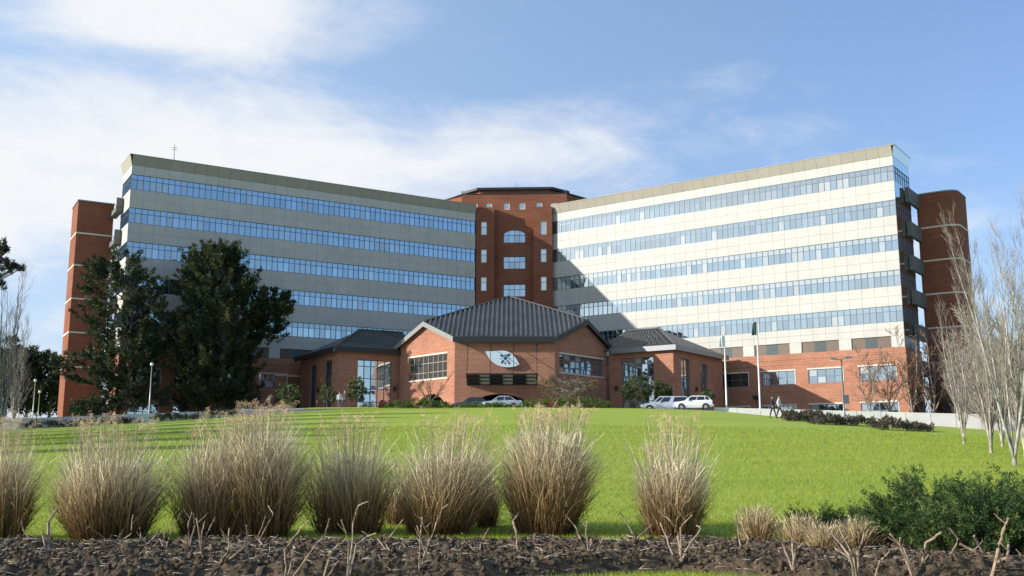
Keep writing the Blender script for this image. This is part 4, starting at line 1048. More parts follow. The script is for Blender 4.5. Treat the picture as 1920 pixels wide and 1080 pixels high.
# the trees beside the shaded side of the lawn, just out of the picture, whose shadows lie across the grass
for k, (Y, sz, wd) in enumerate(((86, .72, .5), (79, .68, .42), (71, .70, .30), (64.5, .58, .26), (58.5, .50, .24), (53, .44, .22), (47.5, .36, .20), (42.5, .30, .18))):
    X = -(.535 * Y + 7.6 * wd + .8); copy_thing(broad, (X, Y, float(zlawn(X, Y)) - .1), k * 1.7, 'dark conifer beside the shaded side of the lawn', (wd, wd, sz))['group'] = 'dark conifers beside the lawn'
for k, Y in enumerate((61.5, 56, 50)):
    X = -(.535 * Y + 3.5 + (k % 2)); o = copy_thing(poplar[k % 3], (X, Y, float(zlawn(X, Y))), k * 1.7, 'bare poplar in the row along the shaded side of the lawn', .8); o['group'] = 'bare poplars on the shaded side of the lawn'
# bare orchard trees before the sunlit brick
orch = [bare_tree('bare_tree', 21, 4, 6.5, .12, .55, 'x', 'bare trees before the sunlit brick', 'grey_twig', 'brown_twig', 3, (8, 7), (20, 50), .03, .16, .018),
        bare_tree('bare_tree', 22, 3, 7.5, .14, .40, 'x', 'bare trees before the sunlit brick', 'grey_twig', 'brown_twig', 3, (8, 7), (20, 50), .04, .15, .018)]
def ground_at(u, Y):
    X = at(u, 780, Y)[0]; return (X, Y, float(zlawn(X, Y)) if Y < yb(X) else GZ)
for u, Y, k, s, rz, lab in ((1630, 109, 1, .95, .2, 'bare tree before the fourth brick window of the sunlit wing'), (1668, 110, 0, 1.1, 1.4, 'bare tree at the brick corner of the sunlit wing'),
                            (1712, 113, 1, 1.25, 2.0, 'bare tree in the gap between sunlit wing and dark tower'), (1752, 115, 0, 1.5, 2.9, 'tall bare brown tree against the dark stair tower'),
                            (1790, 116, 1, 1.45, 4.0, 'bare brown tree at the rounded corner of the dark tower'), (1730, 117, 0, 1.2, 5.0, 'low bare tree at the foot of the dark tower')):
    put_tree(orch[k], ground_at(u, Y), rz, s, lab, ('o', k))
low1 = bare_tree('bare_tree', 31, 4, 4.6, .15, 1.5, 'low wide bare tree with black trunk beside the lamp post', None, 'bark', 'brown_twig', 3, (6, 6), (20, 50), .02, .16, .012, .5)
p = hit(1560, 784); low1.location = p; low1.rotation_euler = (0, 0, .9)
low2 = bare_tree('bare_tree', 33, 4, 4.4, .10, 1.0, 'small spreading bare tree before the sunlit gable', None, 'bark', 'brown_twig', 3, (7, 7), (18, 45), .05, .13, .010, .3)
low2.location = (*at(806, 762, 103)[:2], GZ + .4)

# ------------------------------------------------------------------ parked cars
def car(kind, paint, label, p, rz):
    root = thing('parked_car' if kind != 'pickup' else 'pickup_truck', p, label, 'car' if kind != 'pickup' else 'pickup truck', 'cars parked before the entrance', rz)
    L, W = {'hatch': (3.8, 1.64), 'sedan': (4.3, 1.68), 'pickup': (5.1, 1.74)}[kind]; h = W / 2
    # body: stations along x (front is +x): x, half width, bottom, shoulder height
    st = {'hatch': [(-1.9, .66, .45, .86), (-1.84, .76, .30, .95), (-1.2, h, .22, .95), (0, h, .20, .92), (.95, h, .22, .90), (1.55, .78, .24, .80), (1.84, .68, .32, .70), (1.9, .60, .42, .62)],
          'sedan': [(-2.15, .66, .45, .84), (-2.08, .76, .30, .93), (-1.3, h, .22, .93), (0, h, .20, .90), (1.1, h, .22, .88), (1.75, .78, .24, .78), (2.08, .68, .32, .68), (2.15, .60, .42, .60)],
          'pickup': [(-2.55, .78, .48, 1.02), (-2.50, h, .42, 1.06), (-1.2, h, .36, 1.06), (0, h, .34, 1.06), (1.2, h, .36, 1.02), (2.0, .82, .38, .94), (2.48, .74, .44, .84), (2.55, .66, .52, .76)]}[kind]
    b = MB(); ring = []
    for x, w_, zb_, zs in st:
        ring.append([(x, -w_ * .92, zb_), (x, -w_, zb_ + (zs - zb_) * .35), (x, -w_ * .985, zs - .06), (x, -w_ * .90, zs), (x, w_ * .90, zs), (x, w_ * .985, zs - .06), (x, w_, zb_ + (zs - zb_) * .35), (x, w_ * .92, zb_)])
    for r0, r1 in zip(ring, ring[1:]):
        for k in range(8): b.face([r0[k], r1[k], r1[(k + 1) % 8], r0[(k + 1) % 8]])
    b.face(ring[0][::-1]); b.face(ring[-1])
    # greenhouse
    G = {'hatch': [(-1.80, -1.38, .95), (.92, .22, .90), 1.40], 'sedan': [(-1.55, -.95, .93), (1.05, .30, .88), 1.38], 'pickup': [(-2.5, -2.42, 1.06), (1.25, .55, 1.03), 1.68]}[kind]
    (xr0, xr1, zr), (xf0, xf1, zf), zt = G; wb, wt = h * .90, h * .70
    bot = [(xr0, -wb, zr - .02), (xf0, -wb, zf - .02), (xf0, wb, zf - .02), (xr0, wb, zr - .02)]; top = [(xr1, -wt, zt - .04), (xf1, -wt, zt), (xf1, wt, zt), (xr1, wt, zt - .04)]
    for k in range(4): b.face([bot[k], bot[(k + 1) % 4], top[(k + 1) % 4], top[k]])
    b.face(top)
    b.hexa([(xr1 + .1, -wt * .85, zt - .035), (xf1 - .06, -wt * .85, zt - .005), (xf1 - .06, wt * .85, zt - .005), (xr1 + .1, wt * .85, zt - .035)], [(xr1 + .2, -wt * .7, zt + .02), (xf1 - .2, -wt * .7, zt + .035), (xf1 - .2, wt * .7, zt + .035), (xr1 + .2, wt * .7, zt + .02)])
    obj('body', b.mesh('body', [paint]), root)
    def gl(pts, off, name='window'):
        q = [Vector(p) for p in pts]; n_ = (q[1] - q[0]).cross(q[2] - q[0]).normalized() * off
        bb = MB(); bb.hexa([p + n_ for p in q], [p - n_ for p in q]); obj(name, bb.mesh(name, ['car_glass']), root)
    def sidept(t, s_, sg): # t along length, s up
        a = Vector((xr0 + (xf0 - xr0) * t, sg * wb, zr + (zf - zr) * t - .02)); c_ = Vector((xr1 + (xf1 - xr1) * t, sg * wt, zt)); return a.lerp(c_, s_)
    for sg in (-1, 1):
        cuts = {'hatch': [(.05, .20), (.24, .56), (.60, .93)], 'sedan': [(.07, .46), (.51, .93)], 'pickup': [(.04, .44), (.56, .80), (.83, .96)]}[kind]
        for t0, t1 in cuts: gl([sidept(t0, .12, sg), sidept(t1, .12, sg), sidept(t1, .86, sg), sidept(t0, .86, sg)], .012)
    def endpt(a, s_, bo, to): return (Vector(bo[0]).lerp(Vector(bo[1]), a)).lerp(Vector(to[0]).lerp(Vector(to[1]), a), s_)
    gl([endpt(.07, .1, (bot[1], bot[2]), (top[1], top[2])), endpt(.93, .1, (bot[1], bot[2]), (top[1], top[2])), endpt(.93, .92, (bot[1], bot[2]), (top[1], top[2])), endpt(.07, .92, (bot[1], bot[2]), (top[1], top[2]))], .012, 'windscreen')
    gl([endpt(.07, .2, (bot[0], bot[3]), (top[0], top[3])), endpt(.93, .2, (bot[0], bot[3]), (top[0], top[3])), endpt(.93, .9, (bot[0], bot[3]), (top[0], top[3])), endpt(.07, .9, (bot[0], bot[3]), (top[0], top[3]))], .012, 'rear_window')
    wr_, xw = (.29, (1.18, -1.18)) if kind == 'hatch' else ((.30, (1.32, -1.25)) if kind == 'sedan' else (.35, (1.6, -1.5)))
    tm = MB(); tm.tube([(0, -.11, 0), (0, .11, 0)], wr_, 18); tme = tm.mesh('tyre', ['tyre']); rm_ = MB(); rm_.tube([(0, -.118, 0), (0, .118, 0)], wr_ * .62, 12); rme = rm_.mesh('rim', ['rim'])
    am = MB(); am.tube([(0, -.02, 0), (0, .02, 0)], wr_ * 1.2, 18); ame = am.mesh('wheel_arch', ['plastic_black'])
    for x in xw:
        for sg in (-1, 1):
            obj('wheel_arch', ame, root, (x, sg * (h - .012), wr_ + .02)); wh = obj('wheel', tme, root, (x, sg * (h - .07), wr_)); obj('rim', rme, wh)
    zl = st[-2][3] - .12; bm_ = MB(); bm_.box(-.06, .03, -.16, .16, -.07, .07); hm = bm_.mesh('headlight', ['lamp_lens']); tm2 = bm_.mesh('tail_light', ['red_lens'])
    for sg in (-1, 1):
        obj('headlight', hm, root, (st[-2][0] + .02, sg * .48, zl)); obj('tail_light', tm2, root, (st[1][0] - .04, sg * .60, st[1][3] - .18), rz=math.pi)
    for x_, z_ in ((st[-1][0] + .02, .42), (st[0][0] - .02, .45)):
        bb = MB(); bb.box(x_ - .06, x_ + .06, -.7, .7, z_ - .10, z_ + .10); obj('bumper', bb.mesh('bumper', ['plastic_black' if kind == 'pickup' else paint]), root)
    bb = MB(); [bb.box(.42, .60, sg * (h + .02) - .08, sg * (h + .02) + .08, .92 if kind != 'pickup' else 1.06, 1.04 if kind != 'pickup' else 1.2) for sg in (-1, 1)]; obj('mirrors', bb.mesh('mirrors', [paint]), root)
    return root
def court_pt(u, Y): X = at(u, 766, Y)[0]; return (X, Y, float(zcourt(X, Y)) - .02 if Y > yb(X) else float(zlawn(X, Y)))
car('sedan', 'car_silver', 'silver car in front of the dark entrance arch', court_pt(940, 105.5), math.pi)
car('sedan', 'car_dark', 'dark car mostly hidden behind the low hedge at the arch', court_pt(886, 107.2), math.pi)
car('sedan', 'car_red', 'red car of which only the roof shows above the hedge', court_pt(1041, 107.5), math.pi * .98)
car('pickup', 'car_silver', 'silver pickup with canopy behind the white hatchback', court_pt(1246, 102.0), math.pi * .96).scale = (.93, .93, .93)
car('hatch', 'car_white', 'white hatchback on the lawn crest near the flagpoles', court_pt(1300, 97.4), math.pi * .955).scale = (.96, .96, .94)

# ------------------------------------------------------------------ poles, lamps, flags
def flagpole(u, vb_, vt, Y, label, flag, label_f, fv0, fv1):
    p = hit(u, vb_); 
    if Y: p = Vector((*at(u, vb_, Y)[:2], 0)); p.z = float(zlawn(p.x, p.y)) if p.y < yb(p.x) else GZ
    H = at(u, vt, p.y)[2] - p.z; root = thing('flagpole', p, label, 'flagpole', 'white flagpoles by the sunlit wing')
    b = MB(); b.tube([(0, 0, -.1), (0, 0, H * .5), (0, 0, H)], [.085, .07, .045], 8); obj('pole', b.mesh('pole', ['white_paint'], True), root)
    b = MB(); b.tube([(0, 0, H), (0, 0, H + .06), (0, 0, H + .14)], [.05, .09, .02], 8); obj('finial', b.mesh('finial', ['light_metal'], True), root)
    b = MB(); b.tube([(.07, -.05, .9), (.06, -.04, H - .1)], .012, 3); obj('halyard', b.mesh('halyard', ['light_metal']), root)
    z1, z0 = at(u, fv0, p.y)[2] - p.z, at(u, fv1, p.y)[2] - p.z; V, Q = [], []; n_ = 10; m_ = 8
    for i in range(n_ + 1):
        for j in range(m_ + 1):
            t, s_ = i / n_, j / m_; wd = (.16 + .50 * s_ * (.4 + .6 * (1 - t))) ; V.append((-.05 - s_ * .34 - .18 * t * s_, .10 * math.sin(s_ * 9 + t * 2), z1 - (z1 - z0) * (t * (1 - .15 * s_) + .18 * s_)))
    for i in range(n_):
        for j in range(m_): Q.append((i * (m_ + 1) + j, i * (m_ + 1) + j + 1, (i + 1) * (m_ + 1) + j + 1, (i + 1) * (m_ + 1) + j))
    o = obj('flag', arr_mesh('flag', V, Q, [flag], smooth=True), None, p, label=label_f, cat='flag')
flagpole(1363, 776, 626, 98.3, 'shorter white flagpole beside the white hatchback', 'flag_pale', 'small pale flag hanging limp on the shorter pole', 628, 650)
flagpole(1426, 783, 594, 99.6, 'taller white flagpole beside two walking people', 'flag_green', 'dark green flag hanging limp on the taller pole', 602, 628)
p = Vector(hit(1584, 791)); H = at(1578, 674, p.y)[2] - p.z
lamp = thing('street_lamp', p, 'grey double headed street lamp with a small blue sign', 'street lamp')
b = MB(); b.tube([(0, 0, -.1), (0, 0, 1.2), (0, 0, H)], [.11, .09, .06], 8); obj('pole', b.mesh('pole', ['pole_grey'], True), lamp)
for sg, dz_ in ((-1, 0), (1, .12)):
    b = MB(); b.tube([(0, 0, H - .05), (sg * .35, 0, H + .02 + dz_)], .035, 6); b.hexa([(sg * .32, -.14, H - .04 + dz_), (sg * .95, -.12, H + .02 + dz_), (sg * .95, .12, H + .02 + dz_), (sg * .32, .14, H - .04 + dz_)], [(sg * .34, -.12, H + .10 + dz_), (sg * .90, -.08, H + .16 + dz_), (sg * .90, .08, H + .16 + dz_), (sg * .34, .12, H + .10 + dz_)])
    hd = obj('lamp_head', b.mesh('lamp_head', ['pole_grey']), lamp)
    b = MB(); b.box(min(sg * .42, sg * .86), max(sg * .42, sg * .86), -.09, .09, H - .075 + dz_, H - .035 + dz_); obj('lens', b.mesh('lens', ['lamp_lens']), hd)
b = MB(); zs_ = at(1586, 757, p.y)[2] - p.z; b.box(-.08, .42, -.14, -.10, zs_, zs_ + .72); b.box(-.06, .06, -.10, -.03, zs_ + .2, zs_ + .5); obj('sign_plate', b.mesh('sign_plate', ['sign_grey']), lamp)
def post_lamp(u, vt, Y, label, r=.05, single=True):
    X = at(u, 780, Y)[0]; z = GZ if Y > yb(X) else float(zlawn(X, Y)); H = at(u, vt, Y)[2] - z
    root = thing('lamp_post', (X, Y, z), label, 'lamp post', 'thin lamp posts by the shaded wall')
    b = MB(); b.tube([(0, 0, -.1), (0, 0, H)], [r * 1.2, r], 6); obj('pole', b.mesh('pole', ['light_metal'], True), root)
    b = MB(); b.tube([(0, 0, H), (0, 0, H + .08), (0, 0, H + .3), (0, 0, H + .36)], [.06, .2, .17, .04], 8); obj('lamp_head', b.mesh('lamp_head', ['lamp_lens'], True), root)
post_lamp(279, 686, 109, 'lamp post between the two large conifers')
post_lamp(61, 716, 132, 'tallest lamp post among the far dark trees')
post_lamp(34, 740, 134, 'shorter lamp post among the far dark trees nearer the frame edge', .04)
post_lamp(71, 737, 136, 'thin lamp post just right of the tallest one', .035)
X_ = at(506, 770, 103)[0]
b = MB(); b.tube([(0, 0, -.1), (0, 0, 1.5), (0, 0, 1.55), (0, 0, 1.85), (0, 0, 1.9)], [.06, .05, .10, .10, .02], 8)
obj('bollard_light', b.mesh('bollard_light', ['plastic_black'], True), None, (X_, 103, float(zlawn(X_, 103)) - .02), label='black bollard light at the lawn edge beside the conifer', cat='bollard')

# ------------------------------------------------------------------ people
def person(p, rz, label, shirt, trousers, h=1.72, step=.12, arm=.1):
    root = thing('person', p, label, 'person', None, rz); s = h / 1.72
    J = {'pel': (0, 0, .95, .15), 'wst': (0, 0, 1.10, .135), 'chest': (0, -.01, 1.32, .165), 'neck': (0, 0, 1.47, .062), 'jaw': (0, -.02, 1.55, .075), 'head': (0, -.01, 1.63, .10), 'top': (0, 0, 1.70, .07)}
    for sg, n in ((-1, 'l'), (1, 'r')):
        J['hip' + n] = (sg * .09, 0, .90, .10); J['kn' + n] = (sg * .10, sg * step - .03, .50, .065); J['an' + n] = (sg * .10, sg * step * 1.6, .09, .045); J['toe' + n] = (sg * .11, sg * step * 1.6 - .16, .035, .04)
        J['sh' + n] = (sg * .19, 0, 1.40, .07); J['el' + n] = (sg * .25, -sg * arm + .02, 1.14, .048); J['wr' + n] = (sg * .24, -sg * arm - .1, .92, .034); J['hd' + n] = (sg * .235, -sg * arm - .14, .82, .036)
    E = [('pel', 'wst'), ('wst', 'chest'), ('chest', 'neck'), ('neck', 'jaw'), ('jaw', 'head'), ('head', 'top')]
    for n in 'lr': E += [('pel', 'hip' + n), ('hip' + n, 'kn' + n), ('kn' + n, 'an' + n), ('an' + n, 'toe' + n), ('chest', 'sh' + n), ('sh' + n, 'el' + n), ('el' + n, 'wr' + n), ('wr' + n, 'hd' + n)]
    keys = list(J); me = bpy.data.meshes.new('body'); me.from_pydata([Vector(J[k][:3]) * s for k in keys], [(keys.index(a), keys.index(c_)) for a, c_ in E], [])
    o = bpy.data.objects.new('body', me); col.objects.link(o)
    sk = o.modifiers.new('skin', 'SKIN'); o.modifiers.new('sub', 'SUBSURF').levels = 1
    for k, sv in zip(keys, me.skin_vertices[0].data): sv.radius = (J[k][3] * s * (1.15 if k in ('chest', 'wst', 'pel') else 1), J[k][3] * s * (.85 if k in ('chest', 'wst', 'pel') else 1)); sv.use_root = (k == 'pel')
    bpy.context.view_layer.update(); ev = o.evaluated_get(bpy.context.evaluated_depsgraph_get()); m2 = bpy.data.meshes.new_from_object(ev)
    bpy.data.objects.remove(o)
    for x in ('skin', shirt, trousers, 'plastic_black'): m2.materials.append(MATS[x])
    for f in m2.polygons:
        c_ = f.center / s; f.use_smooth = True
        f.material_index = 0 if (c_.z > 1.47 or (abs(c_.x) > .19 and c_.z < .96 and c_.z > .7)) else (1 if c_.z > .94 or (abs(c_.x) > .19 and c_.z > .7) else (2 if c_.z > .10 else 3))
    obj('body', m2, root)
    b = MB(); rings = [(1.60, .085, .02), (1.66, .108, .012), (1.72, .092, .008), (1.755, .05, .005)]
    for i, (z, r, y) in enumerate(rings[:-1]):
        z1_, r1, y1 = rings[i + 1]
        for k in range(10):
            a0, a1 = 2 * math.pi * k / 10, 2 * math.pi * (k + 1) / 10
            if i == 0 and math.sin((a0 + a1) / 2) < -.3: continue
            b.face([Vector((math.cos(a0) * r, math.sin(a0) * r + y, z)) * s, Vector((math.cos(a1) * r, math.sin(a1) * r + y, z)) * s, Vector((math.cos(a1) * r1, math.sin(a1) * r1 + y1, z1_)) * s, Vector((math.cos(a0) * r1, math.sin(a0) * r1 + y1, z1_)) * s])
    b.face([Vector((math.cos(2 * math.pi * k / 10) * .05, math.sin(2 * math.pi * k / 10) * .05 + .005, 1.755)) * s for k in range(10)])
    obj('hair', b.mesh('hair', ['hair'], True), root)
p = hit(1462, 785); person((p.x, p.y, p.z), 1.2, 'walking person in pale shirt and dark trousers by the flagpole', 'shirt_pale', 'trousers_dark', 1.74, .16)
p = hit(1451, 784); person((p.x, p.y + .3, p.z), 1.4, 'walking person all in dark clothes beside the one in a pale shirt', 'shirt_dark', 'trousers_dark', 1.70, .14)
p = at(636, 768, 101); person((p[0], 101, float(zcourt(p[0], 101)) - .1), .4, 'person in pale top half hidden behind the crest by the pavilion corner', 'shirt_pale', 'trousers_grey', 1.62, .05)
p = at(646, 768, 101.6); person((p[0], 101.6, float(zcourt(p[0], 101.6)) - .05), -.6, 'person in dark clothes half hidden behind the crest by the pavilion corner', 'shirt_dark', 'trousers_dark', 1.75, .05)

# ------------------------------------------------------------------ planting bed in the foreground
def vnoise(x, y, seed=0):
    xi, yi = np.floor(x).astype(int), np.floor(y).astype(int); xf, yf = x - xi, y - yi
    def h(a, b): 
        n = (a * 374761393 + b * 668265263 + seed * 974634777) & 0xffffffff; n = ((n ^ (n >> 13)) * 1274126177) & 0xffffffff; return ((n ^ (n >> 16)) & 0xffff) / 65535.0
    u, v = xf * xf * (3 - 2 * xf), yf * yf * (3 - 2 * yf)
    return (h(xi, yi) * (1 - u) + h(xi + 1, yi) * u) * (1 - v) + (h(xi, yi + 1) * (1 - u) + h(xi + 1, yi + 1) * u) * v
def bed_far(x): return 18.25 + .2 * np.sin(x * 1.1) + .2 * np.sin(x * 2.7) + .35 * np.clip((x - 6) / 6, 0, 1)
def bed_near(x): return 13.2 + 1.15 * np.exp(-((x - 2.0) / 1.5) ** 2) + .08 * np.sin(x * 3) - .9 * np.clip((-x - 2) / 6, 0, 1)
def soil_h(x, y):
    e = np.clip(np.minimum(bed_far(x) - y, y - bed_near(x)) / .35, -.5, 1)
    lump = .10 * vnoise(x * 1.7, y * 1.7, 1) + .075 * vnoise(x * 6.3, y * 6.3, 2) ** 1.4 + .085 * vnoise(x * 14, y * 14, 3) ** 1.3 + .05 * vnoise(x * 27, y * 27, 4)
    return -1.5 + .06 * e + lump * np.clip(e, 0, 1) - .06 * (e < 0) * 1.0
gx, gy = np.linspace(-12, 12, 860), np.linspace(11.5, 19.4, 330)
def soil_pts(X, Y): return np.stack([X, Y, soil_h(X, Y)], -1)
obj('planting_bed', grid_mesh('planting_bed', gx, gy, soil_pts, ['soil']), kind='structure')
# loose clods lying on the bed
ico = np.array([(0, 0, 1), (.89, 0, .45), (.28, .85, .45), (-.72, .53, .45), (-.72, -.53, .45), (.28, -.85, .45), (.72, .53, -.45), (-.28, .85, -.45), (-.89, 0, -.45), (-.28, -.85, -.45), (.72, -.53, -.45), (0, 0, -1)])
icof = np.array([(0, 1, 2), (0, 2, 3), (0, 3, 4), (0, 4, 5), (0, 5, 1), (1, 6, 2), (2, 7, 3), (3, 8, 4), (4, 9, 5), (5, 10, 1), (6, 7, 2), (7, 8, 3), (8, 9, 4), (9, 10, 5), (10, 6, 1), (11, 7, 6), (11, 8, 7), (11, 9, 8), (11, 10, 9), (11, 6, 10)])
def scatter(n, x0, x1): 
    x = rng.uniform(x0, x1, n * 2); y = rng.uniform(12.6, 20, n * 2); k = (y < bed_far(x) - .1) & (y > bed_near(x) + .05) & (np.abs(x) < y * .56); return x[k][:n], y[k][:n]
x, y = scatter(11000, -12, 12); n = len(x); s = .012 + .034 * rng.random(n) ** 2.2
V = ico[None] * (s[:, None, None] * rng.uniform(.5, 1.5, (n, 12, 1))) * rng.uniform(.6, 1.3, (n, 1, 3)) + np.stack([x, y, soil_h(x, y) + s * .2], -1)[:, None]
obj('soil_clods', arr_mesh('soil_clods', V.reshape(-1, 3), (icof[None] + np.arange(n)[:, None, None] * 12).reshape(-1, 3), ['soil']), kind='stuff', label='dark clods of dug earth lying on the planting bed', cat='soil')
# straw and cut stems lying about
x, y = scatter(1500, -12, 12); n = len(x); a = rng.normal(0, .9, n); L = rng.uniform(.04, .22, n); w_ = rng.uniform(.003, .008, n)
d = np.stack([np.cos(a) * L, np.sin(a) * L, rng.normal(0, .03, n)], -1) * .5; sd = np.stack([-np.sin(a) * w_, np.cos(a) * w_, np.zeros(n)], -1); c = np.stack([x, y, soil_h(x, y) + .035], -1); up_ = np.array([0, 0, .006])
V = np.stack([c - d - sd, c - d + sd, c + d + sd, c + d - sd, c - d + up_, c + d + up_], 1); q = np.array([(0, 1, 4), (3, 5, 2), (0, 4, 5), (0, 5, 3), (1, 2, 5), (1, 5, 4)])
obj('straw_litter', arr_mesh('straw_litter', V.reshape(-1, 3), (q[None] + np.arange(n)[:, None, None] * 6).reshape(-1, 3), ['straw']), kind='stuff', label='pale straw and cut stems strewn over the dug earth', cat='litter')

# turf blades on the near part of the lawn
n = 260000; Yv = 17.6 + 42 * rng.random(n) ** 1.7; Xv = rng.uniform(-1, 1, n) * (Yv * .54 + 1)
k = (Yv > bed_far(Xv) - .12); Xv, Yv = Xv[k], Yv[k]
n2 = 16000; X2 = rng.uniform(-1.2, 5.4, n2); Y2 = rng.uniform(12.6, 14.6, n2); k = Y2 < bed_near(X2) + .06; Xv, Yv = np.concatenate([Xv, X2[k]]), np.concatenate([Yv, Y2[k]])
n = len(Xv); Hh = rng.uniform(.035, .085, n) * (1 + Yv * .012); a = rng.uniform(0, 2 * np.pi, n); lean = rng.normal(0, .5, (n, 2)) * Hh[:, None]; wv = .0035 * (1 + Yv * .03)
c = np.stack([Xv, Yv, zlawn(Xv, Yv) - .005], -1); sd = np.stack([np.cos(a) * wv, np.sin(a) * wv, np.zeros(n)], -1)
V = np.stack([c - sd, c + sd, c + np.stack([lean[:, 0], lean[:, 1], Hh], -1)], 1).reshape(-1, 3)
pal = np.array([(.27, .335, .028), (.32, .385, .038), (.20, .27, .022), (.38, .42, .08), (.42, .39, .15)]); t_ = pal[rng.choice(5, n, p=[.32, .32, .2, .12, .04])] * rng.uniform(.8, 1.2, (n, 1))
obj('grass_blades', arr_mesh('grass_blades', V, np.arange(3 * n).reshape(-1, 3), ['turf_blade'], np.repeat(t_, 3, 0)), kind='stuff', label='short bright green grass blades on the near lawn', cat='grass')

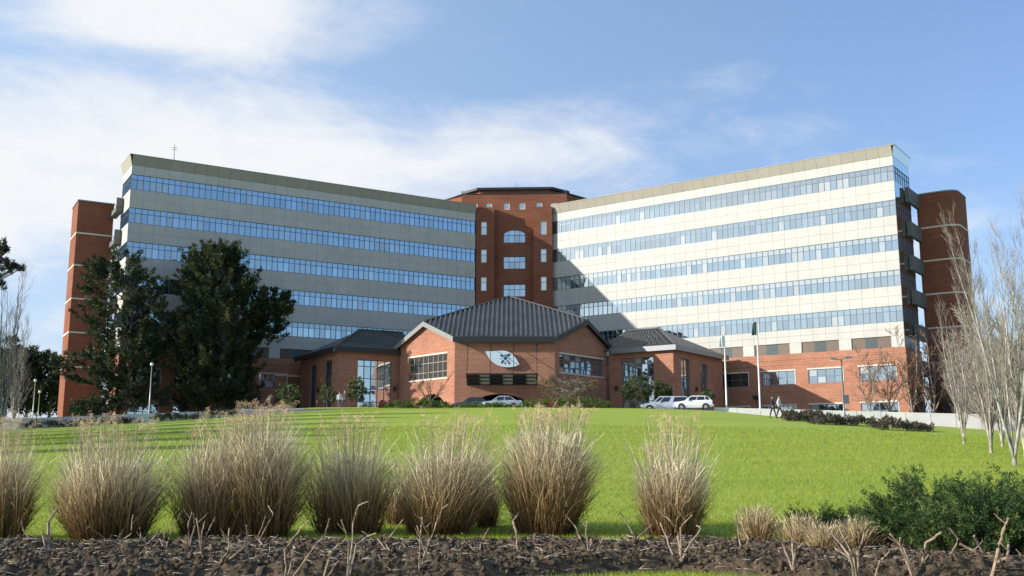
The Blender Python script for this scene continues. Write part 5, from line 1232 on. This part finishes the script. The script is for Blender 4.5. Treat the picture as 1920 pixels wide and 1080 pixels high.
# ---- dry ornamental grass clumps
def grass_clump(u, vb_, hw, vdense, vtop, label, nblade=2600, group='tall dry ornamental grasses', lean=0.0, base_w=.62, low=(.145, .07, .03), mid=(.48, .325, .165), high=(.82, .72, .50), plume=True, name='ornamental_grass', thick=1.5):  # default low: brown stem bases, darkened further for the shade inside the clump
    Y = float(np.clip(1.5 / max((vb_ - HORIZON) / F_PX, .02), 14, 30)); X = at(u, vb_, Y)[0]
    z0 = -1.5 + .05; root = thing(name, (X, Y, z0), label, 'ornamental grass', group)
    R_ = hw / F_PX * Y * .90; Hd = (vb_ - vdense) / F_PX * Y * 1.02; Ht = (vb_ - vtop) / F_PX * Y * 1.02
    def ribbons(x0, y0, z0_, dx_, dy_, dz_, L, curl, bw, S=5):
        """curling ribbons from a start point along a direction; returns vertices (n, 2S, 3)"""
        n_ = len(x0); t = np.linspace(0, 1, S); d = unit(np.stack([dx_, dy_, dz_], -1)); side = unit(rng.normal(size=(n_, 3))); P_ = np.empty((n_, S, 3)); P_[:, 0] = np.stack([x0, y0, z0_], -1)
        for k in range(1, S):
            d = unit(d + side * curl[:, None] * .5 + rng.normal(size=(n_, 3)) * curl[:, None] * .35 - np.array([0, 0, 1]) * (curl * .16 * k)[:, None]); P_[:, k] = P_[:, k - 1] + d * (L / (S - 1))[:, None]
        wv = np.interp(t, [0, .6, 1], [1, .8, .15]); a_ = rng.uniform(0, 2 * np.pi, n_); o_ = np.stack([np.cos(a_), np.sin(a_), np.zeros(n_)], -1)[:, None] * (bw[:, None] * wv[None])[..., None]
        return np.stack([P_ - o_, P_ + o_], 2).reshape(n_, 2 * S, 3)
    # upright stems, then the tangle of curling leaves that fills the clump
    na = int(nblade * .62); ph = rng.uniform(0, 2 * np.pi, na); rr = np.sqrt(rng.random(na)); lob = 1 + .16 * np.sin(2 * ph + u) + .12 * np.sin(5 * ph + u * 2)
    hg = np.where(rng.random(na) < .42, Hd * .8 + (Ht - Hd * .8) * rng.random(na) ** 1.5, Hd * rng.uniform(.45, 1.0, na)) * (1 - .22 * rr ** 3); out = R_ * rr * lob
    x0, y0 = np.cos(ph) * out * base_w, np.sin(ph) * out * base_w * .85
    A_ = ribbons(x0, y0, np.zeros(na), np.cos(ph) * out * .42 + lean * hg + rng.normal(0, .07, na), np.sin(ph) * out * .40 + rng.normal(0, .07, na), hg, hg * 1.06, rng.uniform(.06, .30, na), rng.uniform(.003, .0052, na) * thick, 6)
    nb2 = int(nblade * .62); ph = rng.uniform(0, 2 * np.pi, nb2); rr = rng.random(nb2) ** .5; lob = 1 + .18 * np.sin(2 * ph + u) + .16 * np.sin(5 * ph + u * 2); hz_ = .10 + .9 * rng.random(nb2) ** 1.05
    wid = np.interp(hz_, [0, .25, .5, .75, 1.0], [base_w, .90, 1.04, 1.02, .84]); out = R_ * rr * lob * wid
    z_ = hz_ * Hd * .9; x0, y0 = np.cos(ph) * out + lean * z_, np.sin(ph) * out * .85
    B2 = ribbons(x0, y0, z_, np.cos(ph) * (.25 + .5 * rr) + rng.normal(0, .28, nb2), np.sin(ph) * (.25 + .5 * rr) + rng.normal(0, .28, nb2), np.full(nb2, .85), Hd * rng.uniform(.10, .26, nb2), rng.uniform(.12, .55, nb2), rng.uniform(.0026, .0050, nb2) * thick, 6)
    S = 6; V = np.concatenate([A_, B2]); n_ = len(V); pz = V[:, ::2, 2]
    q = np.array([(2 * k, 2 * k + 1, 2 * k + 3, 2 * k + 2) for k in range(S - 1)]); Fq = (q[None] + np.arange(n_)[:, None, None] * 2 * S).reshape(-1, 4)
    lo, mi, hi = np.array(low), np.array(mid), np.array(high); hh_ = np.clip(pz / max(Hd, .1), 0, 1.25)
    k1 = np.clip(hh_ / .5, 0, 1)[..., None]; k2 = np.clip((hh_ - .40) / .5, 0, 1)[..., None]
    tint = (lo * (1 - k1) + mi * k1) * (1 - k2) + hi * k2; tint = tint * (rng.random((n_, 1, 1)) ** 1.5 * 1.35 + .30); tint = np.repeat(tint, 2, 1)
    o = obj('blades', arr_mesh('blades', V.reshape(-1, 3), Fq, ['dry_grass'], tint.reshape(-1, 3)), root); o['kind'] = 'stuff'
    if plume:
        m_ = max(16, int(nblade * .026)); ps, fs, ts = [], [], []
        for i in range(m_):
            a = rnd.uniform(0, 2 * math.pi); r_ = R_ * math.sqrt(rnd.random()) * .85; hh2 = rnd.uniform(Hd * 1.0, Ht); x_, y_ = math.cos(a) * r_ + lean * hh2, math.sin(a) * r_
            pts = [Vector((x_ * .35, y_ * .35, .1)), Vector((x_ * .75, y_ * .75, hh2 * .5)), Vector((x_, y_, hh2))]
            tip = pts[-1]; dr = Vector((rnd.gauss(.3, .5), rnd.gauss(0, .4), .35)).normalized()
            for j in range(46):
                s_ = rnd.random(); c_ = tip + dr * (s_ * .24) + Vector((rnd.gauss(0, .022), rnd.gauss(0, .022), rnd.gauss(-.05 * s_, .024))); dd_ = Vector((rnd.gauss(.2, .5), rnd.gauss(0, .5), rnd.gauss(-.2, .5))).normalized() * rnd.uniform(.02, .05); sd_ = dd_.cross(Vector((rnd.random(), rnd.random(), rnd.random()))).normalized() * .0045
                k_ = len(ps); ps += [c_ - sd_, c_ + sd_, c_ + dd_]; fs.append((k_, k_ + 1, k_ + 2)); ts += [(.62, .47, .29)] * 3
            sd_ = Vector((.0035, .001, 0))
            for p_, q_ in zip(pts, pts[1:]):
                k_ = len(ps); ps += [p_ - sd_, p_ + sd_, q_ + sd_]; fs.append((k_, k_ + 1, k_ + 2)); k_ += 3; ps += [p_ - sd_, q_ + sd_, q_ - sd_]; fs.append((k_, k_ + 1, k_ + 2)); ts += [(.50, .42, .28)] * 6
        o = obj('plumes', arr_mesh('plumes', [tuple(v_) for v_ in ps], fs, ['dry_grass'], np.array(ts)), root); o['kind'] = 'stuff'
    return root
for a in [(2, 1013, 58, 862, 785, 'dry grass clump cut by the frame edge', 2000), (200, 1014, 108, 862, 796, 'broad brown dry grass clump before the shaded wall', 4200), (392, 1010, 78, 846, 788, 'dry grass clump crowding its taller right neighbour', 2600),
          (486, 1010, 84, 812, 770, 'tall pale topped grass clump below the broad conifer', 3400), (655, 1005, 82, 850, 792, 'loose grass clump below the pale gridded window', 2700), (822, 1006, 100, 852, 786, 'grass clump whose long stems lean to the right', 3600),
          (1022, 1006, 94, 812, 776, 'tallest dense grass clump below the entrance arch', 4200), (1262, 1010, 76, 868, 792, 'lone grass clump below the parked pickup', 2800)]:
    u, vb_, hw, vd, vt, lab, nb_ = a
    grass_clump(u, vb_, hw, vd, vt, lab, nb_, lean=.16 if u == 822 else rnd.uniform(-.03, .05))
grass_clump(748, 995, 30, 900, 860, 'small grass tuft squeezed behind the leaning clump', 700, base_w=.5)
grass_clump(912, 998, 30, 900, 850, 'small brown grass tuft beside the tallest clump', 800, base_w=.5)
DRY = dict(thick=1.2, group='low dry tufts by the junipers', base_w=.30, low=(.34, .20, .085), mid=(.50, .36, .18), high=(.60, .49, .30), plume=False, name='dry_tuft')
for u, vb_, hw, vd, lab, nb_ in ((1424, 1030, 46, 952, 'tallest low dry tuft at the end of the bed near the lone clump', 1500), (1502, 1040, 40, 968, 'low dry tuft between the tallest tuft and the golden one', 1100), (1546, 1048, 42, 985, 'golden rounded dry tuft before the small juniper', 1300),
                                (1610, 1042, 46, 975, 'pale dry tuft behind the forked rose canes', 1300), (1682, 1040, 38, 985, 'reddish brown dry tuft before the large juniper', 1000), (1722, 1042, 34, 990, 'small golden dry tuft below the large juniper', 900), (1778, 1036, 42, 978, 'dry tuft nestling into the large juniper', 1200)):
    grass_clump(u, vb_, hw, vd, vd - 12, lab, nb_, **DRY)

# ---- junipers
JUN = [(.045, .085, .022), (.07, .12, .03), (.03, .06, .02), (.115, .165, .042)]
def juniper(u, vb_, hw, vt, label, count, big=True):
    Y = 1.5 / max((vb_ - HORIZON) / F_PX, .02); Y = min(Y, 24); X = at(u, vb_, Y)[0]; m = hw / F_PX * Y; H = (vb_ - vt) / F_PX * Y
    root = thing('juniper', (X, Y, -1.48), label, 'juniper shrub', 'junipers at the end of the bed'); C, Dv, Ln, br = [], [], [], []
    for _ in range(count):
        ph = rnd.uniform(0, 2 * math.pi); r = math.sqrt(rnd.random()); top = H * (1 - .45 * r ** 2.5) * (.86 + .16 * math.sin(4 * ph + 3 * r + u)); z = top * rnd.uniform(.25, .95)
        q = Vector((m * r * math.cos(ph), m * .75 * r * math.sin(ph), z)); C.append(q); dv = Vector((math.cos(ph) * (.5 + r), math.sin(ph) * (.5 + r), .75 + rnd.gauss(0, .2))).normalized(); Dv.append(dv); Ln.append(rnd.uniform(.22, .52))
        if rnd.random() < .25: br.append(([(q.x * .15, q.y * .15, 0), q * .55 + Vector((0, 0, .05)), q + dv * .1], [.018, .012, .004]))
    obj('stems', branch_mb(br, 3).mesh('stems', ['bark']), root)
    o = obj('foliage', spray_leaves(np.array(C), np.array(Dv), np.array(Ln), 60, .05, .30, JUN, .15, 'foliage'), root); o['kind'] = 'stuff'
juniper(1752, 1040, 100, 898, 'large spreading green juniper with feathery tips', 800)
juniper(1856, 1052, 100, 906, 'dense juniper filling the corner behind the tall rose canes', 800)
juniper(1930, 1040, 60, 900, 'juniper cut by the frame edge', 350)
juniper(1532, 1005, 36, 962, 'small flat juniper before the open lawn', 120)
juniper(1604, 1005, 40, 962, 'small flat juniper touching the large one', 130)

# ---- pruned rose bushes, each cane its own piece
def cane_bush(u, vb_, tips, label, r=.0085):
    Y = 1.44 / ((vb_ - HORIZON) / F_PX); X = at(u, vb_, Y)[0]; z0 = float(soil_h(np.array([X]), np.array([Y]))[0]) - .03
    root = thing('rose_bush', (X, Y, z0), label, 'rose bush', 'pruned rose bushes in the dug bed')
    for t in tips:
        b = MB(); pts = [Vector((0, 0, 0))]
        for (uu, vv) in t:
            q = at(uu, vv, Y + rnd.uniform(-.25, .25)); pts.append(Vector((q[0] - X, q[1] - Y, q[2] - z0)))
        fine_ = [pts[0]]
        for p_, q_ in zip(pts, pts[1:]):
            for k_ in (.25, .5, .75, 1.0):
                fine_.append(p_.lerp(q_, k_) + (Vector((rnd.gauss(0, .006), rnd.gauss(0, .006), 0)) if k_ < 1 else Vector((0, 0, 0))))
        n_ = len(fine_); rr_ = [r * (1.15 - .55 * k_ / n_) * (1.3 if k_ % 4 == 0 and k_ else rnd.uniform(.9, 1.1)) for k_ in range(n_)]
        b.tube(fine_, rr_, 6)
        for k_ in range(2, n_ - 1, 2):                  # buds and thorns
            p_ = fine_[k_]; s_ = Vector((rnd.choice((-1, 1)) * .022, rnd.gauss(0, .01), .016)); b.tube([p_, p_ + s_], [.005, .001], 3, cap=False)
        if rnd.random() < .55 and n_ > 4:
            p_ = fine_[-3]; q_ = p_ + Vector((rnd.choice((-1, 1)) * rnd.uniform(.05, .16), rnd.gauss(0, .05), rnd.uniform(.05, .16))); b.tube([p_, p_.lerp(q_, .6) + Vector((0, 0, -.01)), q_], [r * .5, r * .4, r * .25], 4)
        obj('cane', b.mesh('cane', ['cane']), root)
ROSES = [(90, 1040, [[(91, 980), (108, 952)], [(80, 1000)]], 'thick dark rose stump before the gap at the frame edge', .02),
 (56, 1022, [[(44, 995), (40, 975)], [(60, 1010)]], 'thin curved rose cane near the frame edge'),
 (222, 1022, [[(205, 1016), (167, 988)], [(245, 1002), (250, 965)], [(226, 1000)]], 'wide rose bush before the broad brown clump'),
 (268, 1030, [[(262, 990)], [(285, 1012), (300, 990)]], 'small rose bush in the dark under the broad clump'),
 (310, 1038, [[(308, 1000), (312, 985)], [(320, 1002), (338, 962)], [(300, 1010)]], 'rose bush before the bright gap between the first clumps'),
 (354, 1036, [[(353, 985), (360, 960)], [(366, 985), (364, 964)]], 'upright twin rose canes below the crowded clump'),
 (377, 1048, [[(378, 1002), (384, 978)], [(372, 990), (368, 972)], [(388, 1000), (402, 975)]], 'dark forked rose bush beside the twin canes'),
 (412, 1072, [[(428, 1030), (430, 990)], [(416, 1035)], [(440, 1040), (466, 1020), (462, 985)]], 'rose bush with one long cane bending right'),
 (500, 1045, [[(487, 1012), (512, 965), (503, 948)], [(482, 1010), (498, 968)]], 'rose bush with a knotted cane below the tall pale clump'),
 (536, 1078, [[(552, 1022), (552, 1030)], [(590, 1024), (610, 1003), (618, 972)], [(534, 1030), (564, 990), (580, 976)]], 'large rose bush with three long canes at the bottom edge'),
 (606, 1076, [[(622, 1030)], [(618, 1036), (650, 1010)], [(636, 1050)]], 'short rose bush beside the large one at the bottom edge'),
 (652, 1074, [[(660, 1025), (662, 980), (672, 948), (690, 940)], [(655, 1020), (640, 975)], [(668, 1022), (690, 1005), (705, 1000)]], 'tallest rose bush with a bent top before the loose clump'),
 (732, 1052, [[(722, 1030), (708, 1010)], [(722, 1018), (756, 974)]], 'two thin rose canes before the leaning clump'),
 (786, 1070, [[(798, 1040), (782, 985)], [(800, 1032), (818, 980), (828, 955), (840, 946)], [(806, 1010), (788, 970)], [(790, 985), (792, 970)]], 'tall forked rose bush below the leaning clump'),
 (896, 1046, [[(906, 1010), (917, 990)], [(880, 1020), (866, 1000)]], 'low rose bush before the small brown tuft'),
 (972, 1040, [[(968, 1000), (962, 978), (972, 962)]], 'single hooked dark rose stump below the tallest clump', .018),
 (1106, 1054, [[(1088, 1010), (1078, 986), (1060, 966)], [(1108, 1010)], [(1118, 1036), (1132, 1004)], [(1098, 1000), (1100, 978)]], 'fan shaped rose bush at the foot of the tallest clump'),
 (1189, 1030, [[(1186, 1000), (1170, 970), (1160, 958)], [(1178, 1012), (1166, 1002)], [(1196, 1008), (1222, 984)], [(1190, 1005)]], 'rose bush standing clear against the open lawn'),
 (1278, 1056, [[(1262, 1040), (1238, 980)], [(1272, 1000), (1256, 976), (1234, 958)], [(1276, 990), (1298, 965)], [(1284, 1035), (1314, 990), (1306, 985)], [(1270, 1005)]], 'dense rose bush before the lone grass clump', .013),
 (1392, 1042, [[(1404, 1012), (1392, 990)], [(1386, 1010), (1380, 965)]], 'rose canes at the end of the open lawn beside the tallest low tuft', .013),
 (1488, 1068, [[(1468, 1020), (1454, 985)], [(1486, 1020), (1488, 995)], [(1492, 1030), (1506, 1018)]], 'rose bush between the two paler low tufts', .014),
 (1608, 1078, [[(1592, 1040), (1560, 1000)], [(1600, 1045), (1574, 990)], [(1608, 1035), (1620, 1003)], [(1596, 1048), (1566, 1028)]], 'many forked rose bush before the pale low tuft', .015),
 (1628, 1078, [[(1650, 1052), (1668, 1034)]], 'slanting single rose cane below the reddish tuft'),
 (1714, 1074, [[(1694, 1030), (1668, 1000)], [(1690, 1028), (1688, 1008)]], 'thick Y shaped rose bush below the large juniper', .017),
 (1728, 1070, [[(1736, 1018), (1766, 998)], [(1733, 1040)]], 'thick rose cane with a side shoot below the golden tuft', .018),
 (1782, 1060, [[(1770, 1035)], [(1796, 1010), (1780, 990)]], 'thin rose canes before the dark foot of the juniper'),
 (1848, 1058, [[(1826, 1005)], [(1800, 1020)]], 'stout leaning rose cane cut off short before the juniper', .02),
 (1856, 1074, [[(1872, 1030), (1882, 992), (1890, 972)], [(1868, 1056), (1890, 1044), (1891, 1022)]], 'tallest stout rose cane in the corner before the juniper', .02),
 (1925, 1056, [[(1905, 1030)]], 'short rose cane at the frame edge by the junipers')]
for q in ROSES: cane_bush(q[0], q[1], q[2], q[3], q[4] if len(q) > 4 else .011)
